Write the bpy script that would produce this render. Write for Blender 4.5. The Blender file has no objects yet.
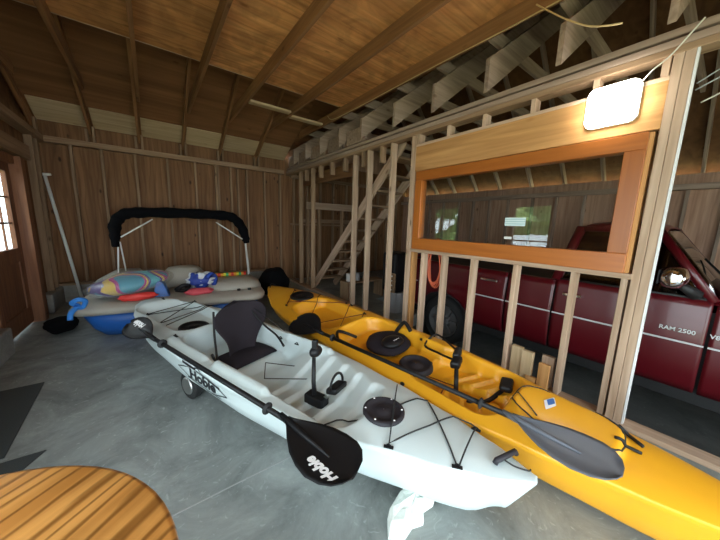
import bpy, bmesh, math, random
from mathutils import Vector, Matrix
random.seed(7)
S = bpy.context.scene
COL = S.collection
PI = math.pi

# ------------------------------------------------------------------ camera
CAM_H = 1.5
R = ((0.80030886, -0.07376118, 0.59503362), (-0.59882793, -0.14828120, 0.78703100), (0.03017996, -0.98619064, -0.16284102))
cd = bpy.data.cameras.new('camera'); cam = bpy.data.objects.new('camera', cd); COL.objects.link(cam)
m = Matrix.Identity(4)
for i in range(3):
    m[i][0] = R[i][0]; m[i][1] = -R[i][1]; m[i][2] = -R[i][2]
m[2][3] = CAM_H
cam.matrix_world = m
cd.sensor_width = 36; cd.lens = 276 / 720 * 36; cd.clip_start = 0.02
S.camera = cam

# ------------------------------------------------------------------ light and exposure
w = bpy.data.worlds.new('daylight'); S.world = w; w.use_nodes = True
bg = w.node_tree.nodes['Background']; bg.inputs[0].default_value = (0.80, 0.93, 1.0, 1); bg.inputs[1].default_value = 6.0
S.view_settings.view_transform = 'Standard'; S.view_settings.look = 'None'
S.view_settings.gamma = 1; S.view_settings.exposure = 0.3; S.view_settings.use_curve_mapping = False
def portal(name, loc, rot, sx, sy):
    l = bpy.data.lights.new(name, 'AREA'); l.shape = 'RECTANGLE'; l.size = sx; l.size_y = sy
    l.cycles.is_portal = True
    o = bpy.data.objects.new(name, l); o.location = loc; o.rotation_euler = rot; COL.objects.link(o)
portal('daylight_front_opening', (0.75, -2.18, 1.2), (PI/2, 0, PI), 3.5, 2.4)
portal('daylight_side_opening', (-1.52, -.17, 1.15), (PI/2, 0, -PI/2), 3.06, 2.3)
portal('daylight_left_window', (-1.52, 2.82, 1.57), (PI/2, 0, -PI/2), .9, 1.0)
portal('daylight_bay_opening', (4.9, -3.98, 0.5), (PI/2, 0, PI), 2.4, 1.8)
sun = bpy.data.lights.new('sun', 'SUN'); sun.energy = 20; sun.angle = .01; sun.color = (1, .95, .85)
so = bpy.data.objects.new('sun', sun); COL.objects.link(so); so.rotation_euler = Vector((-.35, -.35, -1)).to_track_quat('-Z', 'Y').to_euler()

# ------------------------------------------------------------------ materials
def mat(name, col, rough=0.5, metal=0.0, spec=None, bump=0, bscale=60, var=0.0, vscale=6, coat=0):
    m = bpy.data.materials.new(name); m.use_nodes = True
    nt = m.node_tree; b = nt.nodes['Principled BSDF']
    b.inputs['Base Color'].default_value = (*col, 1); b.inputs['Roughness'].default_value = rough
    b.inputs['Metallic'].default_value = metal
    if spec is not None: b.inputs['Specular IOR Level'].default_value = spec
    if coat: b.inputs['Coat Weight'].default_value = coat; b.inputs['Coat Roughness'].default_value = 0.08
    tc = nt.nodes.new('ShaderNodeTexCoord')
    n = nt.nodes.new('ShaderNodeTexNoise'); n.inputs['Scale'].default_value = vscale; n.inputs['Detail'].default_value = 5
    nt.links.new(tc.outputs['Object'], n.inputs['Vector'])
    mx = nt.nodes.new('ShaderNodeMix'); mx.data_type = 'RGBA'
    v = max(var, 0.04)
    mx.inputs[6].default_value = (*[c*(1-v) for c in col], 1); mx.inputs[7].default_value = (*[min(1, c*(1+v)) for c in col], 1)
    nt.links.new(n.outputs[0], mx.inputs[0]); nt.links.new(mx.outputs[2], b.inputs['Base Color'])
    if bump:
        n2 = nt.nodes.new('ShaderNodeTexNoise'); n2.inputs['Scale'].default_value = bscale
        nt.links.new(tc.outputs['Object'], n2.inputs['Vector'])
        bp = nt.nodes.new('ShaderNodeBump'); bp.inputs['Strength'].default_value = bump; bp.inputs['Distance'].default_value = 0.01
        nt.links.new(n2.outputs[0], bp.inputs['Height']); nt.links.new(bp.outputs[0], b.inputs['Normal'])
    return m

def wood(name, dark, light, axis='X', rough=0.7, knots=1.0, scale=1.0, rings=0.0, spec=0.3, blotch=0.0):
    """grain runs along the object's own axis; every board gets its own offset"""
    m = bpy.data.materials.new(name); m.use_nodes = True
    nt = m.node_tree; L = nt.links.new; N = nt.nodes.new; b = nt.nodes['Principled BSDF']
    b.inputs['Roughness'].default_value = rough; b.inputs['Specular IOR Level'].default_value = spec
    tc = N('ShaderNodeTexCoord'); oi = N('ShaderNodeObjectInfo')
    ad = N('ShaderNodeVectorMath'); ad.operation = 'MULTIPLY_ADD'
    ad.inputs[1].default_value = (1, 1, 1)
    cx = N('ShaderNodeCombineXYZ')
    mu = N('ShaderNodeMath'); mu.operation = 'MULTIPLY'; mu.inputs[1].default_value = 37
    L(oi.outputs['Random'], mu.inputs[0])
    for k in range(3): L(mu.outputs[0], cx.inputs[k])
    L(tc.outputs['Object'], ad.inputs[0]); L(cx.outputs[0], ad.inputs[2])
    mp = N('ShaderNodeMapping')
    sc = {'X': (1.2, 22, 22), 'Y': (22, 1.2, 22), 'Z': (22, 22, 1.2)}[axis]
    mp.inputs['Scale'].default_value = tuple(s*scale for s in sc)
    L(ad.outputs[0], mp.inputs['Vector'])
    n = N('ShaderNodeTexNoise'); n.inputs['Scale'].default_value = 1; n.inputs['Detail'].default_value = 6; n.inputs['Distortion'].default_value = 0.6
    L(mp.outputs[0], n.inputs['Vector'])
    cr = N('ShaderNodeValToRGB'); cr.color_ramp.elements[0].position = 0.3; cr.color_ramp.elements[1].position = 0.7
    cr.color_ramp.elements[0].color = (*dark, 1); cr.color_ramp.elements[1].color = (*light, 1)
    L(n.outputs[0], cr.inputs[0]); out = cr.outputs[0]
    if rings:
        wv = N('ShaderNodeTexWave'); wv.wave_type = 'BANDS'; wv.bands_direction = {'X': 'Y', 'Y': 'X', 'Z': 'X'}[axis]
        mp2 = N('ShaderNodeMapping'); mp2.inputs['Scale'].default_value = {'X': (.16, 1, 1), 'Y': (1, .16, 1), 'Z': (1, 1, .16)}[axis]
        L(ad.outputs[0], mp2.inputs['Vector']); L(mp2.outputs[0], wv.inputs['Vector'])
        wv.inputs['Scale'].default_value = 7*scale; wv.inputs['Distortion'].default_value = 11; wv.inputs['Detail'].default_value = 3; wv.inputs['Detail Scale'].default_value = 1.1
        r2 = N('ShaderNodeValToRGB'); r2.color_ramp.elements[0].position = 0.0; r2.color_ramp.elements[1].position = 0.35
        r2.color_ramp.elements[0].color = (1-rings, 1-rings*1.1, 1-rings*1.2, 1); r2.color_ramp.elements[1].color = (1, 1, 1, 1)
        L(wv.outputs[0], r2.inputs[0])
        mm = N('ShaderNodeMix'); mm.data_type = 'RGBA'; mm.blend_type = 'MULTIPLY'; mm.inputs[0].default_value = 1
        L(out, mm.inputs[6]); L(r2.outputs[0], mm.inputs[7]); out = mm.outputs[2]
    if blotch:
        nb = N('ShaderNodeTexNoise'); nb.inputs['Scale'].default_value = 2.6; nb.inputs['Detail'].default_value = 8; nb.inputs['Distortion'].default_value = 1.5
        L(ad.outputs[0], nb.inputs['Vector'])
        rb = N('ShaderNodeValToRGB'); rb.color_ramp.elements[0].position = 0.38; rb.color_ramp.elements[1].position = 0.6
        rb.color_ramp.elements[0].color = (1-blotch, 1-blotch, 1-blotch, 1); rb.color_ramp.elements[1].color = (1, 1, 1, 1)
        L(nb.outputs[0], rb.inputs[0])
        mm = N('ShaderNodeMix'); mm.data_type = 'RGBA'; mm.blend_type = 'MULTIPLY'; mm.inputs[0].default_value = 1
        L(out, mm.inputs[6]); L(rb.outputs[0], mm.inputs[7]); out = mm.outputs[2]
    if knots:
        vo = N('ShaderNodeTexVoronoi'); vo.inputs['Scale'].default_value = 1
        mp3 = N('ShaderNodeMapping'); mp3.inputs['Scale'].default_value = {'X': (2.2, 5, 5), 'Y': (5, 2.2, 5), 'Z': (5, 5, 2.2)}[axis]
        L(ad.outputs[0], mp3.inputs['Vector']); L(mp3.outputs[0], vo.inputs['Vector'])
        r3 = N('ShaderNodeValToRGB'); r3.color_ramp.elements[0].position = 0.05; r3.color_ramp.elements[1].position = 0.12
        k = 1-0.75*knots
        r3.color_ramp.elements[0].color = (k, k*0.9, k*0.8, 1); r3.color_ramp.elements[1].color = (1, 1, 1, 1)
        L(vo.outputs['Distance'], r3.inputs[0])
        mm = N('ShaderNodeMix'); mm.data_type = 'RGBA'; mm.blend_type = 'MULTIPLY'; mm.inputs[0].default_value = 1
        L(out, mm.inputs[6]); L(r3.outputs[0], mm.inputs[7]); out = mm.outputs[2]
    hs = N('ShaderNodeHueSaturation')          # each board a touch lighter or darker than the next
    mr = N('ShaderNodeMapRange'); mr.inputs[3].default_value = 0.82; mr.inputs[4].default_value = 1.15
    L(oi.outputs['Random'], mr.inputs[0]); L(mr.outputs[0], hs.inputs['Value'])
    L(out, hs.inputs['Color']); L(hs.outputs[0], b.inputs['Base Color'])
    bp = N('ShaderNodeBump'); bp.inputs['Strength'].default_value = 0.25; bp.inputs['Distance'].default_value = 0.004
    L(n.outputs[0], bp.inputs['Height']); L(bp.outputs[0], b.inputs['Normal'])
    return m

M = {}
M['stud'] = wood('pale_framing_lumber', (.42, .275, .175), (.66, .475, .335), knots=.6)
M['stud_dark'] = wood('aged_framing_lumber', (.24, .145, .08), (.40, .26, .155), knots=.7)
M['joist'] = wood('brown_joist_lumber', (.19, .085, .035), (.33, .165, .07), knots=.5)
M['rafter'] = wood('grey_rafter_lumber', (.27, .19, .14), (.46, .34, .26), knots=.5)
M['siding'] = wood('brown_board_siding', (.17, .078, .032), (.32, .16, .070), axis='Z', knots=1.0, rings=.22, scale=.55)
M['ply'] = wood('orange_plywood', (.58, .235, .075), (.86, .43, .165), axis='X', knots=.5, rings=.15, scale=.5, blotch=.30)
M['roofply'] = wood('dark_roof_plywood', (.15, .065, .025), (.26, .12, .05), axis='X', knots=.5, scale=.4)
M['paleply'] = wood('pale_plywood_strip', (.50, .35, .19), (.66, .49, .29), axis='X', knots=.5)
M['header'] = wood('fresh_fir_header', (.50, .235, .075), (.74, .40, .15), axis='X', knots=.15, scale=.9)
M['orange'] = wood('orange_stained_frame', (.37, .105, .014), (.47, .145, .022), axis='X', knots=0, rough=.35, spec=.5)
M['oak'] = wood('varnished_oak', (.50, .21, .045), (.74, .36, .095), axis='X', knots=0, rings=.55, scale=.9, rough=.28, blotch=.12, spec=.5)
M['doorwood'] = wood('reddish_door_wood', (.16, .06, .03), (.28, .12, .055), axis='Z', knots=.2, rough=.5)
M['baywall'] = wood('greyish_board_wall', (.36, .20, .125), (.58, .37, .25), axis='Z', knots=.9)

def concrete(name, c0, c1):
    m = bpy.data.materials.new(name); m.use_nodes = True; nt = m.node_tree; L = nt.links.new; N = nt.nodes.new
    b = nt.nodes['Principled BSDF']; b.inputs['Roughness'].default_value = .55; b.inputs['Specular IOR Level'].default_value = .35
    tc = N('ShaderNodeTexCoord')
    n = N('ShaderNodeTexNoise'); n.inputs['Scale'].default_value = 2.2; n.inputs['Detail'].default_value = 10; n.inputs['Roughness'].default_value = .7; n.inputs['Distortion'].default_value = .8
    L(tc.outputs['Object'], n.inputs['Vector'])
    cr = N('ShaderNodeValToRGB'); cr.color_ramp.elements[0].position = .35; cr.color_ramp.elements[1].position = .68
    cr.color_ramp.elements[0].color = (*c0, 1); cr.color_ramp.elements[1].color = (*c1, 1)
    L(n.outputs[0], cr.inputs[0])
    # pale flecks
    n2 = N('ShaderNodeTexNoise'); n2.inputs['Scale'].default_value = 14; n2.inputs['Detail'].default_value = 8; n2.inputs['Distortion'].default_value = 2
    L(tc.outputs['Object'], n2.inputs['Vector'])
    r2 = N('ShaderNodeValToRGB'); r2.color_ramp.elements[0].position = .60; r2.color_ramp.elements[1].position = .74
    r2.color_ramp.elements[0].color = (0, 0, 0, 1); r2.color_ramp.elements[1].color = (.5, .5, .5, 1)
    L(n2.outputs[0], r2.inputs[0])
    mx = N('ShaderNodeMix'); mx.data_type = 'RGBA'; L(r2.outputs[0], mx.inputs[0]); L(cr.outputs[0], mx.inputs[6])
    mx.inputs[7].default_value = (*[min(1, c*1.5) for c in c1], 1)
    L(mx.outputs[2], b.inputs['Base Color'])
    bp = N('ShaderNodeBump'); bp.inputs['Strength'].default_value = .12; bp.inputs['Distance'].default_value = .01
    L(n2.outputs[0], bp.inputs['Height']); L(bp.outputs[0], b.inputs['Normal'])
    return m
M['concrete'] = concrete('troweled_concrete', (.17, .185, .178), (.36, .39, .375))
M['baycon'] = concrete('dark_concrete', (.09, .095, .09), (.17, .175, .165))  # darker concrete tone for the bay floor
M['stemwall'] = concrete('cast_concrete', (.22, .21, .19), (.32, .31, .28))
M['joint'] = mat('joint_filler', (.32, .33, .32), .8)
M['white_hull'] = mat('pale_grey_polyethylene', (.64, .73, .73), .36, bump=.06, bscale=160)
M['yellow_hull'] = mat('golden_yellow_polyethylene', (.90, .42, .02), .33, bump=.05, bscale=160)
M['black'] = mat('black_plastic', (.008, .008, .009), .45, spec=.3)
M['rubber'] = mat('matte_black_rubber', (.014, .014, .015), .75)
M['blackcloth'] = mat('black_canvas', (.004, .004, .005), .95, spec=.1, bump=.4, bscale=90)
M['seatcloth'] = mat('charcoal_seat_fabric', (.026, .021, .026), .9, spec=.15, bump=.4, bscale=200)
M['cord'] = mat('black_shock_cord', (.02, .022, .022), .7)
M['redcord'] = mat('dark_red_shock_cord', (.14, .02, .01), .7)
M['blade_grey'] = mat('grey_blade_plastic', (.105, .115, .135), .42)
M['hatchgrey'] = mat('dark_grey_hatch_plastic', (.030, .027, .033), .5, spec=.3)
M['alu'] = mat('brushed_aluminium', (.75, .75, .74), .3, 1.0)
M['chrome'] = mat('chrome', (.9, .9, .9), .08, 1.0)
M['white'] = mat('white_plastic', (.80, .80, .76), .45)
M['decalwhite'] = mat('white_print', (.9, .9, .9), .5)
M['decalblack'] = mat('black_print', (.015, .015, .02), .5)
M['decalblue'] = mat('blue_print', (.05, .16, .45), .5)
M['truckred'] = mat('dark_red_truck_paint', (.085, .0025, .006), .32, coat=.25)
M['truckdark'] = mat('plain_black_trim', (.012, .012, .012), .6)  # black for trim, underbody and wheel arches
M['tire'] = mat('tire_rubber', (.018, .018, .018), .8, bump=.5, bscale=40)
M['boatblue'] = mat('blue_boat_plastic', (.015, .11, .42), .4)
M['boatbeige'] = mat('beige_boat_plastic', (.43, .40, .34), .5)
M['foam'] = mat('white_foam', (.82, .86, .80), .8, bump=.6, bscale=30)
M['mat'] = mat('dark_grey_floor_patch', (.045, .052, .052), .85, bump=.3, bscale=150)  # even dark grey of the two flat floor patches
M['orangehose'] = mat('orange_hose', (.75, .16, .07), .5)
M['wire_white'] = mat('white_cable', (.75, .72, .62), .5)
M['wire_yellow'] = mat('tan_cable', (.62, .45, .22), .5)
M['wire_grey'] = mat('grey_cable', (.45, .45, .45), .5)
M['red'] = mat('coral_red_nylon', (.85, .06, .05), .5)
M['pink'] = mat('pink_red_nylon', (.72, .10, .13), .6)
M['vestblue'] = mat('blue_white_vest', (.02, .06, .35), .6)
M['blueknot'] = mat('bright_blue_nylon', (.04, .25, .75), .5)
M['steel'] = mat('galvanized_steel', (.45, .46, .46), .4, .8)
M['silver'] = mat('silver_lettering', (.55, .55, .55), .4)
M['rim'] = mat('dull_grey_rim', (.12, .12, .12), .5)
M['greyplastic'] = mat('grey_plastic', (.30, .30, .30), .6)
M['endcap'] = mat('white_painted_edge', (.78, .78, .76), .6)

def glass(name, tint, refl=0.12, rough=0.0):
    m = bpy.data.materials.new(name); m.use_nodes = True; nt = m.node_tree; nt.nodes.clear()
    N = nt.nodes.new; L = nt.links.new
    o = N('ShaderNodeOutputMaterial'); t = N('ShaderNodeBsdfTransparent'); t.inputs[0].default_value = (*tint, 1)
    g = N('ShaderNodeBsdfGlossy'); g.inputs['Roughness'].default_value = rough
    f = N('ShaderNodeLayerWeight'); f.inputs[0].default_value = .5
    pw = N('ShaderNodeMath'); pw.operation = 'POWER'; pw.inputs[1].default_value = 5; L(f.outputs['Facing'], pw.inputs[0])
    a = N('ShaderNodeMath'); a.operation = 'MULTIPLY_ADD'; a.inputs[1].default_value = .9; a.inputs[2].default_value = refl
    mx = N('ShaderNodeMixShader'); L(pw.outputs[0], a.inputs[0]); L(a.outputs[0], mx.inputs[0])
    L(t.outputs[0], mx.inputs[1]); L(g.outputs[0], mx.inputs[2]); L(mx.outputs[0], o.inputs[0])
    return m
M['glass'] = glass('window_glass', (.94, .95, .94), .065)
M['truckglass'] = glass('tinted_truck_glass', (.10, .13, .12), .10)
M['wsglass'] = glass('windshield_glass', (.30, .38, .36), .25)
M['bagfilm'] = mat('clear_plastic_film', (.75, .85, .9), .12)
M['bagfilm'].node_tree.nodes['Principled BSDF'].inputs['Alpha'].default_value = .16

def emis(name, col, s):
    m = bpy.data.materials.new(name); m.use_nodes = True; b = m.node_tree.nodes['Principled BSDF']
    b.inputs['Base Color'].default_value = (.9, .9, .9, 1)
    b.inputs['Emission Color'].default_value = (*col, 1); b.inputs['Emission Strength'].default_value = s
    return m
M['lamp'] = emis('lit_lamp_diffuser', (1.0, .97, .90), 42)

def swirl(name, cols, scale, rough=.3):
    m = bpy.data.materials.new(name); m.use_nodes = True; nt = m.node_tree; N = nt.nodes.new; L = nt.links.new
    b = nt.nodes['Principled BSDF']; b.inputs['Roughness'].default_value = rough
    tc = N('ShaderNodeTexCoord'); n = N('ShaderNodeTexNoise'); n.inputs['Scale'].default_value = scale; n.inputs['Distortion'].default_value = 1.2; n.inputs['Detail'].default_value = 0
    L(tc.outputs['Object'], n.inputs['Vector']); cr = N('ShaderNodeValToRGB'); cr.color_ramp.interpolation = 'CONSTANT'
    e = cr.color_ramp.elements
    while len(e) < len(cols): e.new(.5)
    for i, c in enumerate(cols): e[i].position = .28+.44*i/len(cols) if i else 0; e[i].color = (*c, 1)
    L(n.outputs[0], cr.inputs[0]); L(cr.outputs[0], b.inputs['Base Color'])
    return m
M['floatprint'] = swirl('bright_swirl_print', [(.03, .30, .42), (.55, .04, .25), (.85, .55, .08), (.12, .05, .25), (.05, .42, .50), (.65, .10, .30)], 1.6)
M['foliage'] = swirl('green_foliage', [(.05, .14, .03), (.12, .26, .05), (.22, .40, .10), (.10, .20, .05), (.30, .45, .18)], 7, .8)
M['vestprint'] = swirl('blue_and_white_panels', [(.015, .04, .28), (.60, .65, .68), (.015, .04, .28), (.02, .05, .30), (.65, .68, .70)], 2.6, .6)
def stripes(name, cols, scale, axis):
    m = bpy.data.materials.new(name); m.use_nodes = True; nt = m.node_tree; N = nt.nodes.new; L = nt.links.new
    b = nt.nodes['Principled BSDF']; b.inputs['Roughness'].default_value = .6
    tc = N('ShaderNodeTexCoord'); sx = N('ShaderNodeSeparateXYZ'); L(tc.outputs['Object'], sx.inputs[0])
    a = N('ShaderNodeMath'); a.operation = 'MULTIPLY'; a.inputs[1].default_value = scale; L(sx.outputs[axis], a.inputs[0])
    fr = N('ShaderNodeMath'); fr.operation = 'FRACT'; L(a.outputs[0], fr.inputs[0])
    cr = N('ShaderNodeValToRGB'); cr.color_ramp.interpolation = 'CONSTANT'; e = cr.color_ramp.elements
    while len(e) < len(cols): e.new(.5)
    for i, c in enumerate(cols): e[i].position = i/len(cols); e[i].color = (*c, 1)
    L(fr.outputs[0], cr.inputs[0]); L(cr.outputs[0], b.inputs['Base Color'])
    return m
M['rainbow'] = stripes('rainbow_stripes', [(.7, .05, .04), (.8, .35, .03), (.75, .7, .05), (.05, .4, .15), (.8, .3, .04)], 5.0, 0)
M['pane_patch'] = stripes('pale_striped_patch', [(.70, .82, .80), (.45, .62, .62)], 45, 2)

# ------------------------------------------------------------------ mesh helpers
WM = {}     # world matrix of every root/part, so parts can be written in world coordinates
def wm(o): return WM.get(o.name, Matrix.Identity(4))
class MB:
    def __init__(s): s.v = []; s.f = []
    def add(s, vs, fs):
        k = len(s.v); s.v += [Vector(v) for v in vs]; s.f += [tuple(i+k for i in f) for f in fs]; return s
    def box(s, a, b):
        x0, y0, z0 = [min(p, q) for p, q in zip(a, b)]; x1, y1, z1 = [max(p, q) for p, q in zip(a, b)]
        return s.add([(x0,y0,z0),(x1,y0,z0),(x1,y1,z0),(x0,y1,z0),(x0,y0,z1),(x1,y0,z1),(x1,y1,z1),(x0,y1,z1)],
                     [(0,3,2,1),(4,5,6,7),(0,1,5,4),(1,2,6,5),(2,3,7,6),(3,0,4,7)])
    def obox(s, c, ax, ay, az):
        c, ax, ay, az = map(Vector, (c, ax, ay, az)); vs = []
        for k in (-1, 1):
            for i, j in ((-1,-1),(1,-1),(1,1),(-1,1)): vs.append(c+ax*i/2+ay*j/2+az*k/2)
        return s.add(vs, [(0,3,2,1),(4,5,6,7),(0,1,5,4),(1,2,6,5),(2,3,7,6),(3,0,4,7)])
    def tube(s, pts, r, n=8, cap=True):
        pts = [Vector(p) for p in pts]; rs = r if isinstance(r, (list, tuple)) else [r]*len(pts)
        up = None; rings = []
        for i, p in enumerate(pts):
            t = (pts[min(i+1, len(pts)-1)]-pts[max(i-1, 0)]).normalized()
            if up is None:
                a = Vector((0,0,1)) if abs(t.z) < .9 else Vector((1,0,0)); up = (a-t*a.dot(t)).normalized()
            else:
                up = (up-t*up.dot(t))
                up = up.normalized() if up.length > 1e-6 else Vector((0,0,1))
            sd = t.cross(up)
            rings.append([p+(up*math.cos(2*PI*k/n)+sd*math.sin(2*PI*k/n))*rs[i] for k in range(n)])
        vs = [v for ring in rings for v in ring]; fs = []
        for i in range(len(pts)-1):
            for k in range(n): fs.append((i*n+k, i*n+(k+1)%n, (i+1)*n+(k+1)%n, (i+1)*n+k))
        if cap: fs.append(tuple(range(n-1, -1, -1))); fs.append(tuple((len(pts)-1)*n+k for k in range(n)))
        return s.add(vs, fs)
    def prism(s, poly, d):
        """poly: list of 3D points, extruded by vector d"""
        n = len(poly); d = Vector(d); vs = [Vector(p) for p in poly]+[Vector(p)+d for p in poly]
        return s.add(vs, [tuple(range(n-1, -1, -1)), tuple(range(n, 2*n))]+[(i, (i+1)%n, n+(i+1)%n, n+i) for i in range(n)])
    def grid(s, rows, closed=False):
        nr = len(rows); nc = len(rows[0]); vs = [p for r in rows for p in r]; fs = []
        for i in range(nr-1):
            for j in range(nc if closed else nc-1):
                fs.append((i*nc+j, i*nc+(j+1)%nc, (i+1)*nc+(j+1)%nc, (i+1)*nc+j))
        return s.add(vs, fs)
    def ell(s, c, rx, ry, rz, n=14, m_=10, warp=None, rot=None):
        rows = []
        for i in range(m_+1):
            a = PI*i/m_; row = []
            for j in range(n):
                t = 2*PI*j/n; p = Vector((math.sin(a)*math.cos(t), math.sin(a)*math.sin(t), -math.cos(a)))
                if warp: p = p*warp(p)
                p = Vector((p.x*rx, p.y*ry, p.z*rz))
                if rot: p = rot @ p
                row.append(Vector(c)+p)
            rows.append(row)
        return s.grid(rows, True)
    def build(s, name, m, parent=None, smooth=False, local=False, bevel=0, sub=0, solid=0, weld=False):
        me = bpy.data.meshes.new(name)
        vs = s.v
        if parent is not None and not local:
            inv = wm(parent).inverted(); vs = [inv @ v for v in vs]
        me.from_pydata([tuple(v) for v in vs], [], s.f); me.update()
        bm = bmesh.new(); bm.from_mesh(me)
        if weld: bmesh.ops.remove_doubles(bm, verts=bm.verts, dist=1e-5)
        bmesh.ops.recalc_face_normals(bm, faces=bm.faces)
        bm.to_mesh(me); bm.free()
        o = bpy.data.objects.new(name, me); COL.objects.link(o); me.materials.append(m)
        if parent is not None: o.parent = parent
        WM[o.name] = wm(parent) if parent is not None else Matrix.Identity(4)
        if smooth:
            for p in me.polygons: p.use_smooth = True
        if bevel:
            b = o.modifiers.new('bevel', 'BEVEL'); b.width = bevel; b.segments = 2; b.limit_method = 'ANGLE'
        if solid:
            b = o.modifiers.new('solid', 'SOLIDIFY'); b.thickness = solid; b.offset = 0
        if sub:
            b = o.modifiers.new('sub', 'SUBSURF'); b.levels = sub; b.render_levels = sub
        return o
def root(name, loc=(0,0,0), rz=0):
    o = bpy.data.objects.new(name, None); COL.objects.link(o); o.location = loc; o.rotation_euler = (0,0,rz)
    o.empty_display_size = .1
    WM[o.name] = Matrix.Translation(loc) @ Matrix.Rotation(rz, 4, 'Z'); return o
def tag(o, label=None, cat=None, group=None, kind=None):
    if label: o['label'] = label
    if cat: o['category'] = cat
    if group: o['group'] = group
    if kind: o['kind'] = kind
    return o
def struct(o): o['kind'] = 'structure'; return o
def beam(name, p0, p1, wdt, dep, parent, m, up=(0,0,1), bevel=.003, label=None):
    """a board from p0 to p1; its mesh runs along its own X axis, dep along 'up', wdt across"""
    p0, p1 = Vector(p0), Vector(p1); x = (p1-p0); Ln = x.length; x.normalize(); up = Vector(up)
    z = (up-x*up.dot(x)); z = z.normalized() if z.length > 1e-4 else Vector((0,1,0))
    y = z.cross(x)
    mb = MB().box((0, -wdt/2, -dep/2), (Ln, wdt/2, dep/2))
    o = mb.build(name, m, None)
    mt = Matrix.Identity(4)
    for i in range(3): mt[i][0] = x[i]; mt[i][1] = y[i]; mt[i][2] = z[i]; mt[i][3] = p0[i]
    if parent is not None: o.parent = parent; o.matrix_local = wm(parent).inverted() @ mt
    else: o.matrix_world = mt
    WM[o.name] = mt
    if bevel:
        b = o.modifiers.new('bevel', 'BEVEL'); b.width = bevel; b.segments = 1; b.limit_method = 'ANGLE'
    if label: o['label'] = label
    return o
def text(name, s, m, parent, fn, size, shear=0, bold=0, local=True):
    """lettering turned into a mesh; fn maps (u, v, depth) of the text to a point"""
    c = bpy.data.curves.new(name, 'FONT'); c.body = s; c.size = size; c.shear = shear; c.offset = bold; c.extrude = .0008
    c.align_x = 'CENTER'; c.align_y = 'CENTER'; c.resolution_u = 3
    t = bpy.data.objects.new(name+'_tmp', c); COL.objects.link(t)
    dg = bpy.context.evaluated_depsgraph_get(); me = bpy.data.meshes.new_from_object(t.evaluated_get(dg))
    bpy.data.objects.remove(t); me.name = name
    mi = wm(parent).inverted() if not local else Matrix.Identity(4)
    for v in me.vertices: v.co = mi @ Vector(fn(v.co.x, v.co.y, v.co.z))
    me.materials.clear(); me.materials.append(m)
    o = bpy.data.objects.new(name, me); COL.objects.link(o); o.parent = parent; WM[o.name] = wm(parent)
    return o
def cat(pts, n=6):
    """smooth curve through points"""
    P = [Vector(p) for p in pts]; out = []
    for i in range(len(P)-1):
        a = P[max(i-1, 0)]; b = P[i]; c = P[i+1]; d = P[min(i+2, len(P)-1)]
        for k in range(n):
            t = k/n; out.append(.5*((2*b)+(c-a)*t+(2*a-5*b+4*c-d)*t*t+(3*b-a-3*c+d)*t**3))
    return out+[P[-1]]

# ------------------------------------------------------------------ room constants
XL, XP, YB, YF = -1.4, 2.80, 6.90, -2.2      # left wall, partition face, back wall face, front wall
FX, BAYZ = 7.0, -0.40                         # far wall of the truck bay, its lower floor
PZ = 2.65                                     # underside of the partition's top plate

# floors
fl = MB().box((XL-.15, YF-.1, -.2), (XP+.12, YB+.1, 0)).box((XP+.12, 3.05, -.2), (3.6, 4.2, 0)).box((XP+.12, 4.2, -.2), (FX, YB+.1, 0)).build('floor', M['concrete']); struct(fl)
MB().box((XL, 1.497, 0), (XP-.1, 1.505, .0015)).build('control_joint', M['joint'], fl)
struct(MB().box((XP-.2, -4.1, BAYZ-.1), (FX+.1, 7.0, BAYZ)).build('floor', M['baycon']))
struct(MB().box((XP+.0, -4.1, BAYZ), (XP+.12, 3.05, -.001)).build('trim_1', M['stemwall']))

# back wall: siding, plate, studs, concrete stem wall
wb = MB().box((XL-.1, YB, .0), (FX+.1, YB+.06, 3.06)).build('wall_back', M['siding']); struct(wb)
MB().box((XL, YB-.12, 0), (2.6, YB, .30)).build('stem_wall', M['stemwall'], wb, bevel=.01)
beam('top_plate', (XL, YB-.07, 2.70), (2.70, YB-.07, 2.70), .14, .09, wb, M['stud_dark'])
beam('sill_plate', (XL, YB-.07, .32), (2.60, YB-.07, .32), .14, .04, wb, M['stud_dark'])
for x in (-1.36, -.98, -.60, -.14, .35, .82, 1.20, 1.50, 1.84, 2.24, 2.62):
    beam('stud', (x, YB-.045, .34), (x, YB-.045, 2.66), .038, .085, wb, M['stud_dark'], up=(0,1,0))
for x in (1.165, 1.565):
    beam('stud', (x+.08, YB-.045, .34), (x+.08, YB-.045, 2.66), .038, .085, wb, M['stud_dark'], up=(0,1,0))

# left wall with its entry door and, nearer, the open doorway daylight comes through
wl = MB().box((XL-.08, 6.05, 0), (XL, YB, 2.95)).box((XL-.08, 4.55, 2.22), (XL, 6.05, 2.95)).box((XL-.08, 3.25, 0), (XL, 4.55, 2.95)).box((XL-.08, 2.40, 0), (XL, 3.25, 1.08)).box((XL-.08, 2.40, 2.07), (XL, 3.25, 2.95)).box((XL-.08, 1.36, 0), (XL, 2.40, 2.95)).box((XL-.08, -1.7, 2.3), (XL, 1.36, 2.95)).box((XL-.08, YF, 0), (XL, -1.7, 2.95)).build('wall_left', M['siding']); struct(wl)
lw = root('window_2', (XL, 2.82, 1.08)); struct(lw)
MB().box((XL-.07, 2.40, 1.08), (XL+.02, 3.25, 1.12)).box((XL-.07, 2.40, 2.03), (XL+.02, 3.25, 2.07)).box((XL-.07, 2.40, 1.08), (XL+.02, 2.44, 2.07)).box((XL-.07, 3.21, 1.08), (XL+.02, 3.25, 2.07)).box((XL-.05, 2.4, 1.22), (XL-.01, 3.25, 1.25)).build('window_frame', M['doorwood'], lw)
MB().box((XL-.042, 2.44, 1.12), (XL-.038, 3.21, 2.03)).build('pane', M['glass'], lw)
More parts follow.
